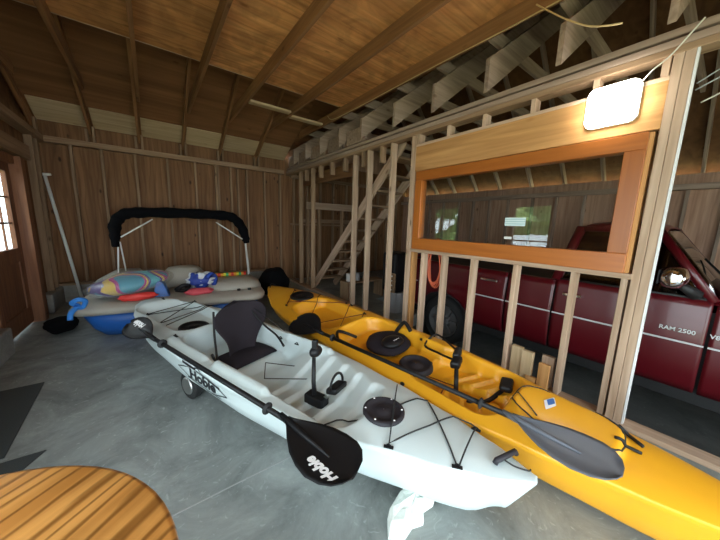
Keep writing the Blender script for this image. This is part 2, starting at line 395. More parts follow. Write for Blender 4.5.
MB().box((XL, 1.36, 0), (XL+.12, 4.50, .30)).build('stem_wall', M['stemwall'], wl, bevel=.02)
MB().box((XL, 6.08, 0), (XL+.12, YB-.12, .30)).build('stem_wall', M['stemwall'], wl, bevel=.02)
beam('top_plate', (XL+.07, YF, 2.70), (XL+.07, YB-.14, 2.70), .14, .09, wl, M['stud_dark'])
for y in (6.42, 6.66): beam('stud', (XL+.045, y, .30), (XL+.045, y, 2.66), .038, .085, wl, M['stud_dark'], up=(1,0,0))
beam('header', (XL+.045, 4.5, 2.36), (XL+.045, 6.2, 2.36), .09, .20, wl, M['stud_dark'])
dr = MB().box((XL-.06, 4.66, .02), (XL-.015, 4.80, 2.14)).box((XL-.06, 5.58, .02), (XL-.015, 5.72, 2.14)).box((XL-.06, 4.8, 2.03), (XL-.015, 5.58, 2.14)).box((XL-.06, 4.8, .02), (XL-.015, 5.58, .25)).box((XL-.06, 4.8, .88), (XL-.015, 5.58, 1.06)).box((XL-.05, 4.8, .25), (XL-.03, 5.58, .88)).build('door_1', M['doorwood']); struct(dr)
mt = MB()
for k in (1, 2): mt.box((XL-.048, 4.8+.78*k/3-.010, 1.06), (XL-.030, 4.8+.78*k/3+.012, 2.03))
for k in (1, 2): mt.box((XL-.048, 4.8, 1.06+.97*k/3-.012), (XL-.030, 5.58, 1.06+.97*k/3+.012))
mt.build('muntin', M['doorwood'], dr)
MB().box((XL-.042, 4.8, 1.06), (XL-.038, 5.58, 2.03)).build('pane', M['glass'], dr)
MB().box((XL-.08, 5.72, 0), (XL+.10, 5.86, 2.24)).box((XL-.08, 5.90, 0), (XL+.06, 6.05, 2.24)).box((XL-.08, 4.55, 0), (XL+.04, 4.66, 2.24)).box((XL-.08, 4.66, 2.14), (XL+.04, 5.9, 2.24)).build('door_frame', M['doorwood'], dr, bevel=.004)
# front wall behind the camera, its big door open
struct(MB().box((XL-.08, YF-.08, 0), (-1.05, YF, 2.95)).box((2.55, YF-.08, 0), (XP+.1, YF, 2.95)).box((-1.05, YF-.08, 2.4), (2.55, YF, 2.95)).build('wall_front', M['siding']))

# ------------------------------------------------------------------ ceiling: joists, loft plywood, rafters, roof
ce = root('ceiling', (0, 0, 2.8)); struct(ce)
JX = (-1.33, -.66, -.01, .68, 1.35, 2.10, 2.80)
LZ, LE = 3.34, 4.38                           # joist undersides; far edge of the loft floor
sl = .52
def rz_(y): return 2.92+(YB-y)*sl
for x in JX:
    beam('joist', (x, YF, LZ+.075), (x, 6.06, LZ+.075), .042, .15, ce, M['joist'])
seams = (YF, .2, 2.65, LE)
for a, b in zip(seams[:-1], seams[1:]):
    for x0, x1 in ((-1.45, .68), (.68, 2.83)):
        o = MB().box((0, 0, 0), (x1-x0-.004, b-a-.004, .018)).build('plywood_panel', M['ply'], None)
        o.parent = ce; o.location = (x0, a, LZ+.15-2.8); WM[o.name] = Matrix.Translation((x0, a, LZ+.15))
for x in JX[:-1]:
    xx = x-.05
    beam('rafter', (xx, YB-.01, rz_(YB-.01)), (xx, 2.4, rz_(2.4)), .04, .14, ce, M['joist'])
    beam('block', (x-.005, YB-.10, 2.75), (x-.005, YB-.10, 3.00), .035, .09, ce, M['stud_dark'], up=(0,1,0))
    beam('block', (x-.095, YB-.10, 2.75), (x-.095, YB-.10, 2.95), .035, .09, ce, M['stud_dark'], up=(0,1,0))
rows = [[(x_, YB+.4, rz_(YB+.4)+.09), (x_, 2.0, rz_(2.0)+.09), (x_, YF-.3, 2.85)] for x_ in (-1.7, 2.75, 5.05)]
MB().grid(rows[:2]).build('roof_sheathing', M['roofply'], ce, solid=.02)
def roomroof(y_): return rz_(y_)+.09 if y_ > 2 else rz_(2.0)+.09+(2.85-rz_(2.0)-.09)*(2-y_)/(2-YF+.3)
def bayroof(x_): return 3.115+.70*(x_-2.70)
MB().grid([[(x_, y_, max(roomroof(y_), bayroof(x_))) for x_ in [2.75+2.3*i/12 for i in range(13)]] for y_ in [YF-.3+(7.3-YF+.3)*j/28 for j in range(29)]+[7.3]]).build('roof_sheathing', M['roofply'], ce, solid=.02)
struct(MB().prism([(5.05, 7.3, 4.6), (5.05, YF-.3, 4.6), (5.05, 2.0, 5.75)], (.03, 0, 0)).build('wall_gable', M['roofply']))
for a, b in zip((-1.42,)+JX, JX):
    p = MB().obox(((a+b)/2-.03, YB-.24, rz_(YB-.24)+.062), (b-a-.06, 0, 0), Vector((0, -1, sl)).normalized()*.46, (0, .006, .012)).build('eave_strip', M['paleply'], ce)
MB().box((-1.4, LE, LZ+.148), (2.75, LE+.012, LZ+.172)).build('panel_edge', M['stud'], ce)
beam('brace', (1.39, 4.86, LZ+.02), (2.06, 4.86, LZ+.02), .12, .035, ce, M['paleply'], label='pale new board nailed between joists')
beam('brace', (2.13, 5.02, LZ+.02), (2.76, 5.02, LZ+.02), .12, .035, ce, M['paleply'], label='pale new board nailed between joists')
# gable infill of the loft end on the left
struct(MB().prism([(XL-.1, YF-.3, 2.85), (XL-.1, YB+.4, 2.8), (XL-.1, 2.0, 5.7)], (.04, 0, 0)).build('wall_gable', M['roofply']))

# ------------------------------------------------------------------ partition wall on the right
wr = beam('wall_right', (XP+.06, -2.0, PZ+.02), (XP+.06, YB-.05, PZ+.02), .13, .045, None, M['stud_dark']); struct(wr)
beam('top_plate', (XP+.06, -2.0, PZ+.067), (XP+.06, YB-.05, PZ+.067), .13, .045, wr, M['rafter'])
beam('upper_plate', (XP+.06, -2.0, PZ+.135), (XP+.06, YB-.05, PZ+.135), .10, .045, wr, M['rafter'])
beam('sill_plate', (XP+.06, -1.2, .02), (XP+.06, YB-.05, .02), .13, .04, wr, M['stud'])
def stud(y, z0=.04, z1=PZ, w_=.04, d=.10, mm='stud', x=XP+.06):
    return beam('stud', (x, y, z0), (x, y, z1), w_, d, wr, M[mm], up=(1, 0, 0))
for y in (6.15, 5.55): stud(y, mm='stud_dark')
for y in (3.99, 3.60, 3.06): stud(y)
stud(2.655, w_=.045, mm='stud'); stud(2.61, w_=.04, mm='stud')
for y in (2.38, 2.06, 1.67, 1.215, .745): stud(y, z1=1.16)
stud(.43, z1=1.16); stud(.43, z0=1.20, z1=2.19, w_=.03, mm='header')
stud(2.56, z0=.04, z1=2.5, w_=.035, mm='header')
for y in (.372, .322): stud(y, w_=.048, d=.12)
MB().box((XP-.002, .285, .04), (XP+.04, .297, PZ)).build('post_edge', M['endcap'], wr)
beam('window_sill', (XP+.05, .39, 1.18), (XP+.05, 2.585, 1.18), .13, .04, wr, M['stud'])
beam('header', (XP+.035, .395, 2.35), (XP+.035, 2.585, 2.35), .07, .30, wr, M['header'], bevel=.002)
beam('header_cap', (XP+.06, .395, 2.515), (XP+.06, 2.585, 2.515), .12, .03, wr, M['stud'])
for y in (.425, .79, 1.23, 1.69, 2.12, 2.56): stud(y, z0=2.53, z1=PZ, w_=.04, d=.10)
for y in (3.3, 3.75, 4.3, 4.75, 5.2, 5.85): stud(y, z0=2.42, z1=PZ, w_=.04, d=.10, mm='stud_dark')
# short horizontal members from the last joist over to the partition

wn = MB()
y0, y1, z0, z1 = .44, 2.55, 1.20, 2.19; iy0, iy1, iz0, iz1 = .555, 2.44, 1.345, 2.075
wn = root('window_1', (XP, (y0+y1)/2, z0)); struct(wn)
def framebar(a, b, wd, dp, up): return beam('window_frame', a, b, wd, dp, wn, M['orange'], up=up, bevel=.004)
framebar((XP+.03, y0, (z0+iz0)/2), (XP+.03, y1, (z0+iz0)/2), .10, iz0-z0, (0,0,1))
framebar((XP+.03, y0, (z1+iz1)/2), (XP+.03, y1, (z1+iz1)/2), .10, z1-iz1, (0,0,1))
framebar((XP+.03, (y0+iy0)/2, iz0), (XP+.03, (y0+iy0)/2, iz1), .10, iy0-y0, (0,1,0))
framebar((XP+.03, (y1+iy1)/2, iz0), (XP+.03, (y1+iy1)/2, iz1), .10, y1-iy1, (0,1,0))
MB().box((XP+.03, iy0-.01, iz0-.01), (XP+.034, iy1+.01, iz1+.01)).build('pane', M['glass'], wn)
st = MB().box((XP+.025, 1.18, 1.53), (XP+.029, 1.37, 1.61)).build('pane_patch', M['pane_patch'], wn)  # flat pale rectangles just in front of the pane
MB().box((XP+.025, 1.29, 1.40), (XP+.029, 1.36, 1.425)).build('pane_patch', M['white'], wn)

# ------------------------------------------------------------------ truck bay shell
wf = root('wall_far', (FX, 0, BAYZ)); struct(wf)
MB().box((FX, -4, BAYZ), (FX+.05, YB, 2.46)).build('wall_panel', M['baywall'], wf)
beam('top_plate', (FX-.06, -4, 2.25), (FX-.06, YB, 2.25), .12, .09, wf, M['rafter'])
y = -.9
ys = [-.95, -.4, .12, .52, .93, 1.35, 1.85, 2.33, 2.8, 3.34, 3.8, 4.25, 4.68, 5.2, 5.70, 6.1, 6.5]
for y in ys: beam('stud', (FX-.05, y, BAYZ+.04), (FX-.05, y, 2.2), .04, .09, wf, M['rafter'], up=(1,0,0))
# bay gable front wall with open door, stair-side back wall
struct(MB().box((XP+.12, -4.08, BAYZ), (3.7, -4.0, 2.6)).box((6.1, -4.08, BAYZ), (FX+.1, -4.0, 2.6)).box((3.7, -4.08, 1.4), (6.1, -4.0, 2.6)).prism([(2.6, -4.04, 2.2), (2.6, -4.04, 3.1), (5.05, -4.04, 4.82), (7.3, -4.04, 2.4), (7.3, -4.04, 2.2)], (0, -.04, 0)).build('wall_bay_front', M['baywall']))
struct(MB().prism([(2.5, YB+.07, 2.2), (2.5, YB+.07, 3.04), (5.05, YB+.07, 4.82), (7.3, YB+.07, 2.4), (7.3, YB+.07, 2.2)], (0, .04, 0)).build('wall_bay_gable', M['baywall']))
struct(MB().box((XP+.0, -4.05, BAYZ), (XP+.12, YF, 2.6)).build('wall_bay_side', M['baywall']))
bwr = root('wall_stair', (4, YB, 0)); struct(bwr)
for x in (2.98, 3.35, 3.75, 4.15, 4.6, 5.0, 5.4, 5.8, 6.2, 6.6): beam('stud', (x, YB-.05, .04), (x, YB-.05, 2.6), .04, .09, bwr, M['stud_dark'], up=(0,1,0))
beam('top_plate', (2.9, YB-.05, 2.64), (6.9, YB-.05, 2.64), .10, .08, bwr, M['stud_dark'])
beam('blocking', (2.9, YB-.05, 1.45), (4.6, YB-.05, 1.45), .09, .04, bwr, M['stud_dark'])
# bay roof: rafters with plumb-cut tails resting on the partition, ridge, far slope down to the far wall
br = root('ceiling', (4.8, 1.5, 2.8)); struct(br)
RS = .70; RX, RZ = 5.05, 2.90+.70*(5.05-2.62)
FS = (RZ-2.34)/(FX+.2-RX)
for y in (-3.4, -2.7, -2.05, -1.4, -.75, -.2, .42, 1.03, 1.64, 2.28, 2.93, 3.66, 4.30, 4.98, 5.6, 6.2):
    d = .24
    pr = [(2.70, 2.80), (2.70, 2.86+d), (RX, RZ+d), (RX, RZ)]
    MB().prism([(p[0], y+.02, p[1]) for p in pr], (0, -.04, 0)).build('rafter', M['rafter'], br)
    beam('rafter', (RX, y, RZ+.1), (FX+.2, y, 2.34+.08), .04, .15, br, M['rafter'])
    if -2.5 < y < 5.7: beam('tie', (2.83, y+.08, 3.40), (5.9, y+.08, 3.40), .04, .13, br, M['rafter'])
    if y > 3: MB().box((XP+.03, y+.04, 2.83), (XP+.06, y+.58, 3.06)).build('blocking', M['rafter'], br)
beam('ridge_board', (RX, -4, RZ+.12), (RX, YB, RZ+.12), .04, .26, br, M['rafter'])
MB().grid([[(2.72, -4.1, bayroof(2.72)), (2.72, YF-.28, bayroof(2.72))], [(RX, -4.1, bayroof(RX)), (RX, YF-.28, bayroof(RX))]]).build('roof_sheathing', M['roofply'], br, solid=.02)
MB().grid([[(RX, -4.1, bayroof(RX)), (RX, YB+.1, bayroof(RX))], [(FX+.3, -4.1, 2.40), (FX+.3, YB+.1, 2.40)]]).build('roof_sheathing', M['roofply'], br, solid=.02)

# outdoors beyond the far windows
struct(MB().box((-14, -12, -.62), (18, 14, -.52)).build('ground', mat('gravel_and_grass', (.20, .22, .12), .9, var=.5, vscale=3)))
def tree(x, y, s, lab):
    t = root('leafy_tree', (x, y, -.52)); tag(t, lab, 'tree', None)
    MB().tube(cat([(x, y, -.52), (x+.05, y+.04, .8), (x, y, 1.8*s)]), [.09]*13, 8).build('trunk', M['stud_dark'], t, True)
    mb = MB()
    for k in range(14):
        c = (x+random.uniform(-.8, .8)*s, y+random.uniform(-.9, .9)*s, random.uniform(.5, 3.0)*s)
        rr = random.uniform(.35, .6)*s; ph = random.random()*9
        mb.ell(c, rr, rr, rr*.8, 14, 10, warp=lambda p, ph=ph: 1+.16*math.sin(9*p.x+ph)*math.sin(8*p.y+2*ph)+.1*math.sin(15*p.z+ph))
    mb.build('crown', M['foliage'], t)
tree(-5.6, 5.4, 1.15, 'leafy green tree mirrored without glazing bars in the orange window')
tree(-5.8, 8.6, 1.15, 'leafy green tree outside the small-paned left door')

# ------------------------------------------------------------------ staircase behind the partition studs
sc = root('staircase', (3.25, 4.6, 0)); tag(sc, 'rough wooden open staircase rising behind the partition studs', 'staircase')
for x in (3.0, 3.58):
    beam('stringer', (x, 5.78, .02), (x, 3.0, 2.70), .04, .15, sc, M['stud'])
for k in range(11):
    t = (k+1)/12; y = 5.78-2.78*t; z = .02+2.68*t
    beam('tread', (3.0, y-.02, z+.02), (3.58, y-.02, z+.02), .24, .035, sc, M['stud_dark'])
ld = root('landing_frame', (3.6, 6.0, 0)); struct(ld)
beam('beam', (2.93, 6.0, 1.90), (4.4, 6.0, 1.90), .05, .16, ld, M['stud'])
for x in (2.96, 3.25, 3.9, 4.35): beam('post', (x, 6.0, .0), (x, 6.0, 1.82), .05, .09, ld, M['stud_dark'], up=(0,1,0))
beam('beam', (3.15, 4.4, 2.52), (3.15, 6.85, 2.52), .05, .24, ld, M['joist'])
beam('beam', (2.93, 6.3, 1.55), (4.4, 6.3, 1.55), .05, .09, ld, M['stud_dark'])

# ------------------------------------------------------------------ lamp and its cord
lp = root('led_work_lamp', (XP-.01, .66, 2.27)); tag(lp, 'glowing white square work lamp fixed on the fir header above the window', 'lamp')
def rrect(cy, cz, hw, hh, r, n=6):
    out = []
    for k, (sy, sz) in enumerate(((1,1),(-1,1),(-1,-1),(1,-1))):
        for i in range(n+1):
            a = PI/2*(k+i/n); out.append((cy+sy*(hw-r)+r*math.cos(a), cz+sz*(hh-r)+r*math.sin(a)))
    return out
MB().prism([(XP-.005, a, b) for a, b in rrect(.665, 2.415, .150, .140, .05)], (-.03, 0, 0)).build('lamp_housing', M['white'], lp)
MB().prism([(XP-.036, a, b) for a, b in rrect(.665, 2.415, .145, .135, .05)], (-.022, 0, 0)).build('diffuser', M['lamp'], lp)
MB().tube(cat([(XP-.02, .53, 2.52), (XP-.03, .48, 2.58), (XP-.02, .41, 2.64), (XP-.03, .33, 2.74), (XP-.02, .29, 2.80)]), .005, 6).build('cord', M['wire_white'], lp, True)

tag(MB().tube(cat([(2.77, -.6, 3.332), (2.76, .8, 3.325), (2.765, 1.5, 3.32), (2.77, 2.2, 3.333), (2.765, 3.1, 3.33), (2.77, 3.9, 3.333), (2.765, 4.6, 3.35), (2.74, 4.75, 3.44)]), .006, 6).build('cable', M['wire_yellow'], None, True), 'tan electrical cable stapled along the last ceiling joist above the partition', 'cable')
tag(MB().tube(cat([(2.69, 1.25, 3.34), (2.68, 1.13, 3.22), (2.67, .98, 3.08), (2.67, .85, 2.98), (2.67, .74, 2.93), (2.68, .66, 2.91)]), .006, 6).build('cable', M['wire_yellow'], None, True), 'loose tan cable drooping between the rafter tails', 'cable')
for k, (pts, mm, lab) in enumerate((([(3.0, .29, 2.50), (3.05, .10, 2.62), (3.1, -.2, 2.68)], 'wire_grey', 'uppermost grey cable right of the double post'),
                   ([(3.0, .29, 2.46), (3.05, .10, 2.55), (3.1, -.25, 2.58)], 'wire_grey', 'lower grey cable right of the double post'),
                   ([(2.96, .25, 2.36), (3.0, .12, 2.44), (3.0, .0, 2.56), (3.02, -.2, 2.76)], 'wire_white', 'white cable curving up beside the double post'))):
    tag(MB().tube(cat(pts), .0045, 6).build('cable', M[mm], None, True), lab, 'cable')
hz = MB()
for k in range(6):
    r = .16+.010*k; c = Vector((2.93+.012*(k % 3), 2.27, 1.02))
    hz.tube([c+Vector((.02*math.sin(a*2+k), r*.55*math.cos(a), r*1.55*math.sin(a))) for a in [2*PI*i/24 for i in range(25)]], .008, 6, False)
tag(hz.build('coiled_hose', M['orangehose'], None, True), 'orange hose hung in a loose coil behind the wall stud', 'hose')

# lumber offcuts standing on the partition's sill plate
def block(x, y, z, w_, t, h_, m_, lab, lean=0, rzv=0):
    b = root('lumber_offcut', (x, y, z)); bpy.data.objects.remove(b)
    o = MB().box((-h_/2, -w_/2, -t/2), (h_/2, w_/2, t/2)).build('lumber_offcut', m_)
    o.rotation_euler = (0, -PI/2+lean, rzv); o.location = (x, y, z+h_/2); o.modifiers.new('b', 'BEVEL').width = .003
    return tag(o, lab, 'lumber', None)
block(XP+.05, 1.11, .04, .10, .05, .31, M['paleply'], 'leftmost short lumber block standing on the sill plate')
block(XP+.04, 1.01, .04, .10, .05, .30, M['paleply'], 'thick short lumber block standing second from the left on the sill plate')
block(XP+.09, .85, .04, .10, .04, .30, M['stud'], 'tallest rear lumber offcut behind the reddish board on the sill plate')
block(XP+.02, .855, .04, .09, .03, .24, M['header'], 'thin warm-toned lumber board standing in front by the wall stud')
block(XP+.02, .955, .04, .09, .035, .07, M['header'], 'smallest lumber scrap lying low on the sill plate')

# small dark things behind the studs
d = root('utility_cart', (3.35, 3.45, 0)); tag(d, 'black plastic equipment case on a grey bin behind the partition studs', 'case')
MB().tube([(3.38, 3.42, .0), (3.38, 3.42, .30)], [.16, .19], 14).build('bin', M['greyplastic'], d)
MB().box((3.20, 3.26, .36), (3.55, 3.60, 1.05)).build('case_body', M['black'], d, bevel=.05)
MB().tube([(3.38, 3.42, .30), (3.38, 3.42, .36)], [.19, .19], 14).build('lid', M['greyplastic'], d)
hk = MB().box((3.12, 3.18, .40), (3.14, 3.29, .72)).build('hook_rack', M['stud_dark']); hk.location.z = 0
tag(hk, 'small rack of white hooks behind the partition stud', 'rack')
for k in range(4):
    MB().tube([(3.12, 3.27, .44+k*.075), (3.07, 3.23, .445+k*.075), (3.07, 3.19, .465+k*.075)], .011, 6).build('hook', M['white'], hk, True)
sh = root('wooden_shelf', (3.6, 4.7, 0)); tag(sh, 'low rough wooden shelf with cans beside the staircase', 'shelf')
beam('shelf_board', (2.98, 4.45, .36), (3.9, 4.45, .36), .3, .03, sh, M['stud_dark']); 
for x in (3.0, 3.88): beam('leg', (x, 4.45, 0), (x, 4.45, .345), .04, .28, sh, M['stud_dark'], up=(0,1,0))
for k, (x, c, lab) in enumerate(((3.1, 'white', 'small white can leftmost on the low shelf'), (3.3, 'steel', 'steel can in the middle of the low shelf'), (3.52, 'greyplastic', 'grey can rightmost on the low shelf'))):
    o = MB().tube([(x, 4.45, .376), (x, 4.45, .52)], .06, 14).tube([(x, 4.45, .52), (x, 4.45, .528)], .064, 14).build('paint_can', M[c]); tag(o, lab, 'can', 'paint cans on the low shelf')

# ------------------------------------------------------------------ kayaks
def smooth(a, b, t):
    t = max(0, min(1, (t-a)/(b-a))); return t*t*(3-2*t)
def interp(tab, t):
    for (a, x), (b, y) in zip(tab[:-1], tab[1:]):
        if t <= b: k = (t-a)/(b-a); k = k*k*(3-2*k)*.35+k*.65; return x+(y-x)*k
    return tab[-1][1]
def rbox(s, n, s0, s1, n0, n1, r):
    cx, cy = (s0+s1)/2, (n0+n1)/2; qx = abs(s-cx)-(s1-s0)/2+r; qy = abs(n-cy)-(n1-n0)/2+r
    return math.hypot(max(qx, 0), max(qy, 0))+min(max(qx, qy), 0)-r
class Hull:
    def __init__(h, L, wt, zg, zk, crown, feats):
        h.L, h.wt, h.zgt, h.zkt, h.c, h.feats = L, wt, zg, zk, crown, feats
    def w(h, s): return interp(h.wt, s/h.L)
    def zg(h, s): return interp(h.zgt, s/h.L)
    def zk(h, s): return interp(h.zkt, s/h.L)
    def deck(h, s, n):
        w_ = h.w(s); q = min(1, abs(n)/max(w_, .01))
        z = h.zg(s)+h.c*min(1, w_/.3)*(1-q**2.5)
        for f in h.feats: z = f(s, n, z, h)
        return z
    def side(h, s, q):
        """q 0 gunwale .. 1 keel -> (n, z)"""
        w_, zg, zk = h.w(s), h.zg(s), h.zk(s); pr = h.pr
        for (a, x, y), (b, x2, y2) in zip(pr[:-1], pr[1:]):
            if q <= b: k = (q-a)/(b-a); return w_*(x+(x2-x)*k), zg+(zk-zg)*(y+(y2-y)*k)
        return 0, zk
    def side_n(h, s, z):
        for i in range(200):
            n, zz = h.side(s, i/200)
            if zz <= z: return n
        return 0
    def build(h, parent, m_, ds=.016, nn=62):
        ns = int(h.L/ds); rows = []; ND = nn; NS = 16
        for i in range(ns+1):
            s = h.L*i/ns; w_ = h.w(s); row = []
            for j in range(ND+1):
                n = -w_+2*w_*j/ND; row.append((s, n, h.deck(s, n)))
            for j in range(1, NS+1):
                n, z = h.side(s, j/NS); row.append((s+h.rake(s, z), n, z))
            for j in range(NS-1, 0, -1):
                n, z = h.side(s, j/NS); row.append((s+h.rake(s, z), -n, z))
            rows.append(row)
        mb = MB().grid(rows, True); nc = len(rows[0])
        c0 = len(mb.v); mb.v.append(Vector((0, 0, h.zg(0)-.05))); mb.v.append(Vector((h.L, 0, h.zg(h.L)-.03)))
        for j in range(nc): mb.f.append((c0, j, (j+1) % nc)); mb.f.append((c0+1, (ns)*nc+(j+1) % nc, ns*nc+j))
        o = mb.build('hull', m_, parent, True, local=True); return o
    def rake(h, s, z):
        """stem slopes back under the bow"""
        k = smooth(h.L-.35, h.L, s); q = (h.zg(s)-z)/max(.05, h.zg(s)-h.zk(s)); return -h.rk*k*q
    rk = .12
    pr = ((0, 1, 0), (.06, 1.02, .05), (.14, 1.0, .12), (.20, .985, .16), (.45, .93, .50), (.65, .80, .80), (.8, .55, .93), (1, 0, 1))
def recess(s0, s1, n0, n1, depth, r=.06, soft=.035, slope=0):
    def f(s, n, z, h):
        d = rbox(s, n, s0, s1, n0, n1, r)
        k = smooth(soft, 0, d) if d > 0 else 1
        if k <= 0: return z
        if d >= soft: return z
        zf = h.zg(s)-depth+slope*(s-s0)
        k = 1-smooth(0, soft, max(d, 0))
        return z*(1-k)+min(z, zf)*k
    return f
def raised(s0, s1, n0, n1, ht, r=.06, soft=.03):
    def f(s, n, z, h):
        d = rbox(s, n, s0, s1, n0, n1, r)
        if d >= soft: return z
        return z+ht*(1-smooth(0, soft, max(d, -0.0)))
    return f
def tubeL(mb, h, pts, r, lift=.008, sub=5):
    """cord over the deck: points (s, n) or (s, n, extra)"""
    out = []
    for a, b in zip(pts[:-1], pts[1:]):
        for k in range(sub):
            t = k/sub; s = a[0]+(b[0]-a[0])*t; n = a[1]+(b[1]-a[1])*t; out.append((s, n))
    out.append(pts[-1][:2])
    zz = [h.deck(s, n)+lift for s, n in out]
    # a taut cord spans recesses: take the straight line between its anchors where that is higher
    res = []
    for i, (s, n) in enumerate(out):
        k = i % sub; i0 = (i//sub)*sub; i1 = min(i0+sub, len(out)-1)
        zl = zz[i0]+(zz[i1]-zz[i0])*((i-i0)/max(1, i1-i0)); res.append((s, n, max(zz[i], zl)))
    mb.tube(res, r, 6)
def padeye(parent, h, s, n, m_, ang=0, z=None):
    z = h.deck(s, n) if z is None else z
    mb = MB(); c, d = math.cos(ang), math.sin(ang)
    mb.obox((s, n, z+.004), (.05*c, .05*d, 0), (-.016*d, .016*c, 0), (0, 0, .008))
    mb.tube([(s+(-.015+.006*k)*c, n+(-.015+.006*k)*d, z+.008+.012*math.sin(PI*k/5)) for k in range(6)], .004, 6)
    return mb.build('pad_eye', m_, parent, local=True)
def disc(parent, h, s, n, r, m_, name='round_hatch', rn=None, lift=.012, bolts=0, ring=None):
    rn = rn or r; mb = MB(); z0 = max(h.deck(s+a*r*.8, n+b*rn*.8) for a, b in ((0,0),(1,0),(-1,0),(0,1),(0,-1)))
    slope = (h.deck(s+r*.7, n)-h.deck(s-r*.7, n))/(1.4*r) if abs(h.deck(s+r*.7, n)-h.deck(s-r*.7, n)) < .05 else 0
    z0 = max(z0, h.deck(s, n))
    def P(a, q, dz): return (s+math.cos(a)*r*q, n+math.sin(a)*rn*q, z0+slope*math.cos(a)*r*q+dz)
    rows = []
    for q, dz in ((1.0, -.012), (1.0, lift*.5), (.93, lift), (.80, lift), (.76, lift*.4), (.35, lift*.5), (.30, lift*.9), (.02, lift*.95)):
        rows.append([P(2*PI*k/36, q, dz) for k in range(36)])
    mb.grid(rows, True); o = mb.build(name, m_, parent, True, local=True)
    if bolts:
        for k in range(bolts): MB().ell(P(2*PI*(k+.5)/bolts, .87, lift), .006, .006, .004, 8, 6).build('bolt', M['decalwhite'], o, local=True)
    return o

# ---- the white kayak
def white_cockpit(s, n, z, h):
    if not 1.2 < s < 3.05: return z
    # stepped foot braces rising toward the bow along both sides, split by a centre hump
    d = rbox(s, n, 1.28, 2.98, -.275, .32, .13)
    soft = .05
    if d >= soft: return z
    dep = .17
    zf = h.zg(s)-.20
    if s > 1.95: zf += .155*smooth(1.95, 2.2, s)*max(0, (n+.03)/.33)**1.1
    u = (s-.10*n-2.15)/.155                    # slanting foot-brace steps with dark grooves between them
    if s > 2.0 and u > 0:
        k = math.floor(u); fr = u-k; zf += .024*min(u, 5)+.040*min(fr, (1-fr)*7)
    if 1.2 < s < 1.9: zf += .05*smooth(1.9, 1.75, s) if False else .03*(1-smooth(1.8, 1.95, s))
    k = 1-smooth(0, soft, max(d, 0))
    return z*(1-k)+min(z, zf)*k
def white_rail(s, n, z, h):
    # moulded grab ridge along each gunwale beside the seat
    d = rbox(s, abs(n), 1.88, 2.42, .315, .365, .025)
    if d < .03: z += .034*(1-smooth(-.01, .03, d))
    d = rbox(s, abs(n), 1.2, 1.75, .315, .36, .022)
    if d < .03: z += .015*(1-smooth(-.01, .03, d))
    return z
hw = Hull(3.9, ((0, .10), (.03, .19), (.10, .295), (.22, .385), (.38, .43), (.55, .43), (.68, .385), (.78, .315), (.88, .215), (.95, .12), (1, .02)),
          ((0, .545), (.3, .475), (.55, .425), (.75, .375), (1, .335)), ((0, .30), (.1, .22), (.4, .13), (.75, .05), (.93, .035), (1, .10)), .035,
          [recess(.22, 1.15, -.20, .24, .075, .10, .05), white_cockpit, white_rail])
rzW = math.atan2(-3.62, 1.445)
wk = root('white_kayak', (-.07, 4.0, 0), rzW); tag(wk, 'pale grey-white sit-on-top pedal kayak with a charcoal seat, lying nearest the camera', 'kayak')
hull = hw.build(wk, M['white_hull'])
disc(wk, hw, .94, .0, .14, M['black'], 'stern_hatch', lift=.02)
disc(wk, hw, 3.11, -.05, .125, M['hatchgrey'], 'deck_hatch', lift=.012, bolts=6, rn=.125)
c1 = MB()
tubeL(c1, hw, [(.28, -.13), (.40, .30), (.62, -.19), (.66, .36), (.92, -.24)], .005, sub=8)
tubeL(c1, hw, [(.30, -.13), (.66, .36)], .005, sub=8); tubeL(c1, hw, [(.40, .30), (.62, -.19)], .005, sub=8)
c1.build('stern_bungee', M['cord'], wk, True, True)
for s, n in ((.28, -.14), (.62, -.21), (.14, .08), (.40, .30)): padeye(wk, hw, s, n, M['black'])
c2 = MB()
tubeL(c2, hw, [(2.80, -.28), (2.92, -.14), (2.98, -.10)], .0045)
tubeL(c2, hw, [(3.16, .02), (3.23, .20), (3.29, .235), (3.56, -.155)], .0045, sub=6)
tubeL(c2, hw, [(3.07, .24), (3.24, -.245), (3.38, -.02), (3.47, .16), (3.57, .175), (3.60, .16), (3.575, -.155)], .0045, lift=.02, sub=6)
c2.build('bow_bungee', M['cord'], wk, True, True)
for s, n, a in ((2.78, -.30, 0), (3.24, -.25, .3), (3.565, -.16, .3), (3.60, .165, 0), (1.44, -.30, 0), (1.24, -.31, 0), (2.02, .345, 0), (1.80, .35, 0), (1.36, .345, 0)): padeye(wk, hw, s, n, M['black'], a)
hd = MB(); za = hw.deck(3.76, 0)
hd.tube([(3.72, -.045, za+.012), (3.725, -.04, za+.028), (3.80, .075, za+.028), (3.805, .08, za+.012)], .014, 8)
hdl = hd.build('bow_handle', M['hatchgrey'], wk, True, True)
hd = MB().tube(cat([(3.74, -.01, za+.03), (3.80, -.02, za+.02), (3.86, .0, za+.01), (3.87, .02, za+.005)]), .004, 6); hd.build('handle_cord', M['cord'], hdl, True, True)
